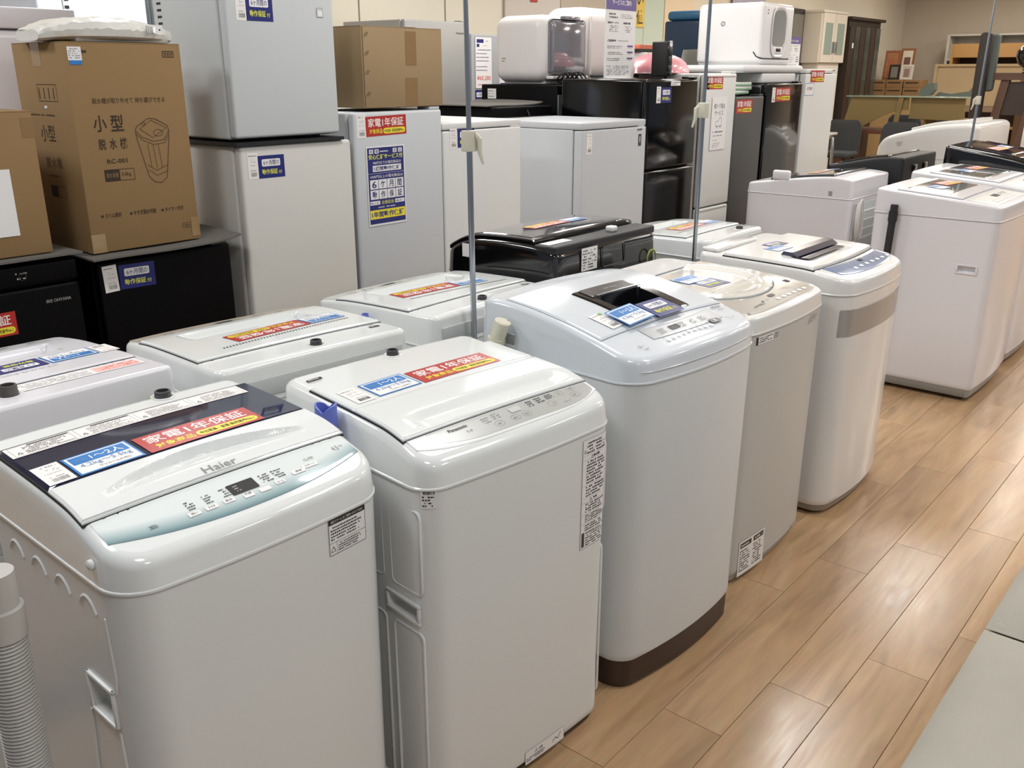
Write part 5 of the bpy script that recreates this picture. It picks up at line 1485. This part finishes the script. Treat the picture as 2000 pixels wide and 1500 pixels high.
# green striped packages on the graphite refrigerator
for k in range(3):
    o = thing('flat_package', ['clear wrapped flat package with green stripe, bottom of the stack', 'clear wrapped flat package with green stripe, middle of the stack', 'clear wrapped flat package with green stripe, topmost of the stack'][k], 'package', (5.72+.02*(k % 2), 2.86, 1.2985+.026*k+(.0125 if True else 0)), 4-3*k)
    MB().rbox(-.13,.15,0,.20,.0,.024,.005,2).build('wrapped_body', mat('package_film','#cdd2cc',.3,coat=.4), o)
    MB().rbox(-.131,.151,-.002,.05,.006,.011,.001,1).build('green_stripe', mat('stripe_green','#5fae6b',.5), o)
    o.location.z = 1.3105+.0255*k

# ================================================================== WALL SIDE AND FAR FURNITURE
def panelobj(name, x0, x1, y0, y1, z0, z1, m): return MB().box(x0,x1,y0,y1,z0,z1).build(name, m, None, 0)
GRNP = mat('pale_green_panel','#c3d2c2',.6); CRMP = mat('peach_cream_panel','#e6d3b4',.7); TAUP = mat('taupe_wall_panel','#bcb09f',.8)
for i, (a, b2, m) in enumerate(((6.75,7.56,mat('greige_wall_panel','#cfc6bc',.8)),(7.57,8.6,TAUP),(8.62,9.05,GRNP),(9.06,9.46,GRNP),(9.48,10.1,CRMP))):
    o = panelobj('trim_%d' % (i+11), a, b2, YW-.03, YW-.015, .12, CEIL-.06, m); struct(o)
o = MB().box(8.86,9.05,YW-.040,YW-.034,1.90,2.5).build('wall_sign', mat('yellow_sign','#e0c257',.5), None, 0); tag(o, 'narrow yellow vertical sign on the pale green wall panel', 'sign')
d = Decal()
for k, s_ in enumerate('幅い値'): d.text(s_, .03, .05+.19*(2-k), .16, .19+.19*(2-k), BROWN, 1, .02)
d.build('sign_lettering', o, plane_surf((8.86,YW-.0402,1.88),(1,0,0),(0,0,1)))
o = MB().box(7.10,7.20,YW-.040,YW-.034,2.06,2.18).build('wall_tag', RED, None, 0); tag(o, 'small red tag high on the wall', 'sign')
o = MB().box(2.0,2.60,YW-.03,YW-.02,1.79,2.4).build('poster', mat('amber_poster','#c99a4d',.5,noise=.35,nscale=14), None, 0); tag(o, 'amber patterned poster on the wall at the upper left corner', 'poster')
o = MB().box(11.05,11.93,YW-.045,YW-.035,2.17,2.7).build('lavender_notice', mat('lavender_card','#b9b6cc',.6), None, 0); tag(o, 'pale lavender sheet on the wall above the rounded dishwasher', 'notice')
# dark framed mirror
t = thing('mirror', 'dark framed tall mirror on the wall left of the white glazed cabinet', 'mirror', (12.98, YW-.05, 1.10))
MB().box(-.20,.19,-.01,.02,0,1.17).build('mirror_frame', mat('dark_wood','#2c221c',.5), t, 0)
MB().box(-.17,.16,-.014,-.009,.04,1.10).build('glass', mat('dull_mirror','#85857f',.15,metal=.3), t, 0)
# white glazed cabinet
t = thing('glazed_cabinet', 'white cabinet with two frosted glass doors near the room corner', 'cabinet', (13.62, 5.45, 0))
CW = mat('cabinet_white','#dcd5c8',.5); FROST = mat('frosted_glass','#93a39a',.35)
MB().box(-.43,.46,0,.26,1.57,2.23).build('upper_carcass', CW, t, 0)
MB().box(-.36,.40,.02,.26,.0,1.57).build('lower_carcass', CW, t, 0)
MB().box(-.44,.47,-.03,.26,2.23,2.26).build('cornice', CW, t, 0)
for sx in (0, 1):
    x0 = -.39+.43*sx
    dr = MB().box(x0,x0+.415,-.022,-.001,1.575,2.225).build('door', CW, t, 0)
    MB().box(x0+.08,x0+.335,-.026,-.020,1.68,2.10).build('glass', FROST, dr, 0)
    MB().box(x0+(.36 if sx == 0 else .03),x0+(.385 if sx == 0 else .055),-.05,-.022,1.70,1.85).build('handle', CHROME, dr, 0)
# dark slatted cabinet
t = thing('dark_cabinet', 'tall dark wood cabinet with glass strips by the room corner', 'cabinet', (14.84, 5.42, 0))
DK = mat('dark_wood','#2c221c',.5); DG = mat('dark_glass_strip','#3f423c',.2)
MB().box(-.70,.60,0,.28,0,2.17).build('carcass', DK, t, 0)
MB().box(-.72,.68,-.05,.29,2.17,2.21).build('cornice', DK, t, 0)
for i in range(6):
    x0 = -.67+.212*i
    MB().box(x0,x0+.19,-.02,-.001,.75,2.08).build('front_panel', DG if i % 2 else mat('dark_walnut','#382b23',.45), t, 0)
MB().box(-.68,.58,-.02,-.001,.05,.68).build('lower_panel', DK, t, 0)
d = Decal(); d.rect(0,0,.06,.07,PAPER,1); d.build('price_tag', t, plane_surf((-.56,-.021,1.78),(1,0,0),(0,0,1)))
# corner post
struct(MB().box(15.50,15.62,YW-.13,YW-.031,0,2.15).build('trim_20', mat('grey_post','#97897a',.7), None, 0))
# boxes and frames in the corner
t = thing('storage_shelf', 'low pale shelf unit carrying boxes and picture frames in the corner', 'shelf', (16.25, 5.27, 0))
OAK = mat('light_oak_veneer','#b79a6c',.6); KR = mat('kraft_brown','#8d6d48',.8)
MB().box(-.35,.35,-.42,.42,0,1.085).build('carcass', OAK, t, 0)
for k, (dy, w_, z0, hh, lb) in enumerate(((.28,.26,.901,.12,'bottom left'),(.01,.26,.901,.12,'bottom middle'),(-.265,.26,.901,.12,'bottom right'),(.28,.26,1.022,.12,'top left'),(0.01,.26,1.022,.12,'top middle'),(-.265,.26,1.022,.12,'top right'))):
    o = thing('small_box', 'small brown kraft box, %s of the corner stack' % lb, 'box', (16.0, 5.25+dy, z0+.185), 0)
    MB().rbox(-.08,.30,-w_/2,w_/2,0,hh,.004,1).build('box_body', KR, o)
    MB().box(-.082,-.079,-w_/2+.03,w_/2-.03,hh*.55,hh*.7).build('opening_slot', INK, o, 0)
def frame_pic(lb, y, z, w, h, fm, im, x=16.12, mount=None, depth=.02):
    o = thing('picture_frame', lb, 'picture frame', (x, y, z)); o.rotation_euler = (0, R(-8), 0) if False else (0, R(8), 0)
    MB().box(0,depth,-w/2,-w/2+.03,0,h).box(0,depth,w/2-.03,w/2,0,h).box(0,depth,-w/2+.03,w/2-.03,0,.03).box(0,depth,-w/2+.03,w/2-.03,h-.03,h).build('frame_border', fm, o, 0)
    MB().box(.004,depth-.003,-w/2+.03,w/2-.03,.03,h-.03).build('picture', im, o, 0)
    if mount: MB().box(.001,.004,-w*.22,w*.22,h*.18,h*.72).build('motif', mount, o, 0)
OR = mat('terracotta_wood','#8f5a3a',.6); OR2 = mat('orange_textile','#a5744f',.8,noise=.2,nscale=20)
frame_pic('tall orange framed carved panel leaning on the wall in the corner', 5.41, 1.330, .24, .45, OR, OR2, mount=mat('orange_motif','#a3633f',.8), x=16.10)
frame_pic('tall picture with cream mount and maroon motif, right of the orange one', 5.19, 1.330, .22, .48, mat('mid_wood','#8a5a3a',.5), mat('mount_cream','#cfc8b4',.7), mount=mat('maroon_print','#6e4a44',.7), x=16.15)
frame_pic('small dark framed grey picture in front of the orange panel', 5.30, 1.330, .17, .23, DK, mat('grey_print','#77726b',.6), x=15.96)
frame_pic('small pale framed print in front of the cream mounted picture', 5.105, 1.330, .19, .23, mat('pale_frame','#c9c4b6',.5), mat('pale_print','#b9b1a4',.6), mount=mat('dusky_pink_print','#8e6f6a',.6), x=15.96)
# shelving on the right wall
t = thing('white_shelf_unit', 'pale grey tall shelf unit against the right wall', 'shelf', (16.9, 4.10, 0))
SG = mat('pale_shelf_laminate','#c9c4ba',.5)
for ya in (-.70, -.02, .70): MB().box(0,.45,ya-.02,ya+.02,0,2.02).build('side_panel', SG, t, 0)
for zz in (.1,.6,1.1,1.62,2.0): MB().box(0,.45,-.68,.68,zz,zz+.025).build('shelf_board', SG, t, 0)
MB().box(.42,.44,-.68,.68,.1,2.0).build('back_panel', SG, t, 0)
t = thing('oak_cabinet', 'honey oak cabinet with dark open compartment against the right wall', 'cabinet', (16.2, 3.95, 0))
HO = mat('honey_oak','#9b7645',.5)
for ya in (-.75, .57): MB().box(0,.45,ya-.02,ya+.02,0,1.86).build('side_panel', HO, t, 0)
for zz, hh in ((.05,.03),(.6,.03),(1.3,.03),(1.66,.20)): MB().box(-.005,.45,-.73,.55,zz,zz+hh).build('shelf_board', HO, t, 0)
MB().box(.40,.44,-.73,.55,.08,1.66).build('back_panel', mat('very_dark_back','#2e2118',.8), t, 0)
t = thing('grey_glazed_cabinet', 'grey cabinet with glass doors at the upper right, behind the raised chair', 'cabinet', (16.6, 2.95, 0))
for i in range(2):
    y0 = -.05-.42*i
    dr = MB().box(-.02,.0,y0-.40,y0,.1,2.0).build('door', SG, t, 0); MB().box(-.024,-.019,y0-.34,y0-.06,.7,1.9).build('glass', mat('grey_green_glass','#7d8279',.2), dr, 0)
MB().box(0,.4,-.9,0,0,2.04).build('carcass', SG, t, 0)
# pale headboard panel
t = thing('bed_headboard', 'pale oak framed headboard panel standing behind the glass table', 'headboard', (14.9, 3.72, 0))
PO = mat('pale_oak','#b09c79',.6,noise=.06,nscale=3)
MB().box(0,.04,-.68,.60,.98,1.52).build('centre_board', PO, t, 0)
MB().box(-.03,.06,-.74,.64,1.52,1.555).build('top_rail', PO, t, 0)
for ya in (-.72, .62): MB().box(-.03,.06,ya-.02,ya+.02,0,1.52).build('post', PO, t, 0)
MB().box(-.03,.05,-.70,.60,.90,.975).build('lower_rail', mat('taupe_rail','#8a7560',.6), t, 0)
# dining table (dark) carrying the glass table
t = thing('dining_table', 'reddish brown dining table surrounded by dark chairs', 'table', (13.0, 4.0, 0))
MG = mat('mahogany_top','#6a4436',.4)
MB().rbox(-.45,.45,-.9,.9,.68,.72,.006,2).build('tabletop', MG, t)
for sx in (-.38,.38):
    for sy in (-.8,.8): MB().box(sx-.035,sx+.035,sy-.035,sy+.035,0,.68).build('leg', MG, t, 0)
t = thing('glass_table', 'glass topped table with curved plywood base raised on the dining table', 'table', (12.75, 3.95, .721))
PLY = mat('olive_plywood','#7b6b43',.5); GT = mat('green_tint_glass','#8fa79b',.05,coat=.5,alpha=.75)
MB().rbox(-.35,.38,-.74,.74,.422,.434,.003,2).build('glass_top', GT, t)
# curved panel legs
def arch(y0, y1, x, z0, z1, sweep):
    pts = []
    for k in range(9): u = k/8; pts.append((y0+(y1-y0)*u, z0+(z1-z0)*sweep(u)))
    return pts
g = MB()
pts = [(.68,.42),(.78,.0),(.58,.0)] + [(.58-.62*k/8, .0+.27*math.sin(PI/2*k/8)) for k in range(1,9)] + [(-.04,.42)]
g.prism(pts, 'x', -.30, -.27); g.build('left_panel', PLY, t, 20)
g = MB(); pts = [(-.06,.42),(-.06,.17)] + [(-.06-.60*k/8, .17-.015*math.sin(PI*k/8)) for k in range(1,9)] + [(-.70,.0),(-.72,.0),(-.70,.42)]
g.prism(pts, 'x', -.26, -.235); g.build('right_panel', PLY, t, 20)
g = MB(); g.prism([(.01,.42),(.06,.0),(.12,.0),(.07,.42)], 'x', -.335, -.305); g.build('centre_strut', PLY, t, 20)
g = MB(); g.prism([(-.06,.17),(-.70,.155),(-.70,.170),(-.06,.185)], 'x', -.28, .2); g.build('shelf_board', PLY, t, 20)
g = MB(); g.prism([(-.20,.16),(-.28,.0),(-.36,.0),(-.30,.16)], 'x', -.1, .0); g.build('foot_panel', PLY, t, 20)
t = thing('grey_attachment', 'slate grey moulded armrest parts lying on the glass table', 'armrest', (12.75, 3.52, 1.157))
SL = mat('slate_plastic','#5c6660',.6)
g = MB(); g.prism([(.33,.0),(.37,.03),(.33,.08),(.26,.15),(.18,.16),(.17,.08),(.22,.01)], 'x', -.05, .07); g.build('padded_end', SL, t, 30)
g = MB(); g.prism([(.20,.0),(-.28,.0),(-.36,.14),(-.27,.17),(-.20,.06),(0,.03),(.15,.05)], 'x', .10, .16); g.build('curved_arm', SL, t, 30)
# chairs
def chair(lb, x, y, yaw, m, zt=.86):
    t = thing('dining_chair', lb, 'chair', (x, y, 0), yaw, 'dark upholstered dining chairs')
    MB().rbox(-.23,.23,-.22,.22,.42,.49,.03,4).build('seat', m, t)
    rings = []
    for k in range(9):
        u = k/8; w_ = .235*(1-.25*max(0,u-.6)**1.5*2) if u < .99 else .15
        if k == 8: w_ = .17
        y_ = .20+.06*u; z_ = .44+(zt-.44)*u
        rings.append([(w_*math.copysign(abs(math.cos(2*PI*q/20))**.5, math.cos(2*PI*q/20)), y_+.028*math.sin(2*PI*q/20)*(.4 if k == 8 else 1)-.03*abs(math.cos(2*PI*q/20))**2, z_) for q in range(20)])
    MB().loft(rings).build('backrest', m, t, 60)
    for sx in (-1,1):
        for sy in (-1,1): MB().tube([(sx*.17,sy*.15,.42),(sx*.20,sy*.19,0)], [.016,.010], 10).build('leg', BLACKM, t)
    return t
CH = mat('charcoal_fabric','#3a3d40',.95)
chair('charcoal chair beside the small white topped table', 11.9, 4.56, -90, CH, .865)
chair('charcoal chair in front of the glass table, next to the drum washer', 11.75, 3.80, -90, CH, .865)
chair('charcoal chair on the far side of the table, left one', 13.85, 4.30, 90, CH, .885)
chair('charcoal chair on the far side of the table, right one', 13.85, 3.72, 90, CH, .885)
# small white-topped table with bent chrome legs, and a drawer unit
t = thing('side_table', 'small white topped table with bent chrome legs at the refrigerator row end', 'table', (10.25, 4.10, 0))
MB().rbox(-.35,.20,-.10,.30,.785,.81,.004,2).build('tabletop', WHITE_W, t)
for sx in (-.30,.15):
    for sy in (-.05,.24): MB().tube([(sx,sy+.05,.785),(sx,sy-.02,.75),(sx,sy-.03,.60),(sx,sy-.03,0)], .018, 10).build('leg', CHROME, t)
t = thing('drawer_unit', 'small white drawer unit behind the end of the refrigerator row', 'drawers', (11.05, 4.50, 0))
MB().box(-.30,.36,0,.40,0,1.10).build('carcass', CW, t, 0); MB().rbox(-.33,.38,-.02,.42,1.10,1.14,.006,2).build('top_board', CW, t)
for k in range(4):
    dr = MB().rbox(-.27,.34,-.02,.0,.10+.25*k,.33+.25*k,.004,2).build('drawer', CW, t); MB().box(.12,.28,-.024,-.019,.27+.25*k,.30+.25*k).build('handle_slot', GREYM, dr, 0)
# raised chair and wooden stool frame at the right edge
t = thing('upholstered_chair', 'tall dark leather backed chair raised on furniture at the right edge', 'chair', (9.6, 2.26, .98))
LB = mat('brown_black_leather','#2d2622',.6); GF = mat('grey_green_fabric','#5f6662',.8)
MB().rbox(-.30,-.22,.02,.125,.0,.80,.03,4).build('backrest', LB, t)
g = MB(); g.prism([(.02,.0),(.125,.0),(.115,.80),(.03,.80)], 'x', -.30, -.18); 
MB().rbox(-.21,-.12,-.02,.09,.30,.79,.03,4).build('back_cushion', GF, t)
BW = mat('walnut_wood','#5b4030',.5)
MB().box(-.20,.30,-.55,-.02,.40,.46).build('seat_frame', BW, t, 0)
for ya in (-.08, -.34): MB().prism([(ya,.40),(ya-.07,.40),(ya+.01,-.20),(ya+.08,-.20)], 'x', -.18, -.12).build('leg', BW, t, 0)
MB().box(-.16,.28,-.50,-.10,.10,.38).build('apron_panel', mat('dark_walnut','#46342a',.45), t, 0)
t = thing('bench', 'low black leather bench top under the raised chair', 'bench', (9.5, 2.10, 0))
MB().rbox(-.3,.5,-.9,.29,.68,.775,.03,4).build('seat_pad', BLACKM, t)
for sy in (-.8,.2): MB().box(-.2,.3,sy-.03,sy+.03,0,.68).build('leg', BLACKM, t, 0)
o = thing('glass_ornament', 'glossy black round ornament on the walnut chair frame', 'ornament', (9.40, 1.96, 1.441))
MB().lathe([(.05,0),(.06,.01),(.03,.02),(.05,.035),(.10,.07),(.125,.13),(.12,.18),(.08,.225),(.03,.245),(.002,.25)], (0,0,0), 24).build('ornament_body', BLACKG, o, 60)
o = thing('wooden_block', 'upright brown wooden board at the top right edge', 'board', (10.2, 2.18, 0))
MB().box(-.05,.05,-.35,0,0,1.80).build('board_body', mat('brown_board','#7f5d3c',.6), o, 0)

# ================================================================== SOFA (near right)
t = thing('sofa', 'pale grey green fabric sofa at the lower right corner, cushions towards the aisle', 'sofa', (1.60, .285, 0))
def cushion(x0, x1):
    g = MB(); N_ = 18; vs = []; fs = []
    for j in range(N_+1):
        for i in range(N_+1):
            u, v = i/N_, j/N_
            x = x0+(x1-x0)*u; y = -.72*(1-v)
            e = min(u, 1-u)*(x1-x0); f = min(v, 1-v)*.72
            z = .435 - .035*(1-sm(0, .045, e)) - .035*(1-sm(0, .045, f)) + .012*math.sin(PI*u)*math.sin(PI*v) + .0015*math.sin(13*u+5*v)
            if v in (0,1) or u in (0,1): z = .40
            cc = .03
            vs.append((x, y, z))
    q = len(vs)
    for j in range(N_):
        for i in range(N_):
            a = j*(N_+1)+i; fs.append((a,a+1,a+N_+2,a+N_+1))
    g.add(vs, fs)
    g.rbox(x0, x1, -.72, 0, .27, .405, .028, 5)
    return g.build('seat_cushion', FABRIC, t, 60)
cushion(-1.05, .205); cushion(.212, 1.25)
MB().rbox(-1.10, 1.30, -.85, -.015, .10, .268, .02, 3).build('base_frame', FABRIC, t)
for sx in (-1.0, 1.2):
    for sy in (-.75, -.10): MB().lathe([(.018,0),(.022,.10)], (sx, sy, 0), 14).build('leg', DK, t)
MB().rbox(-1.10, 1.30, -1.02, -.725, .20, .62, .06, 5).build('back', FABRIC, t)
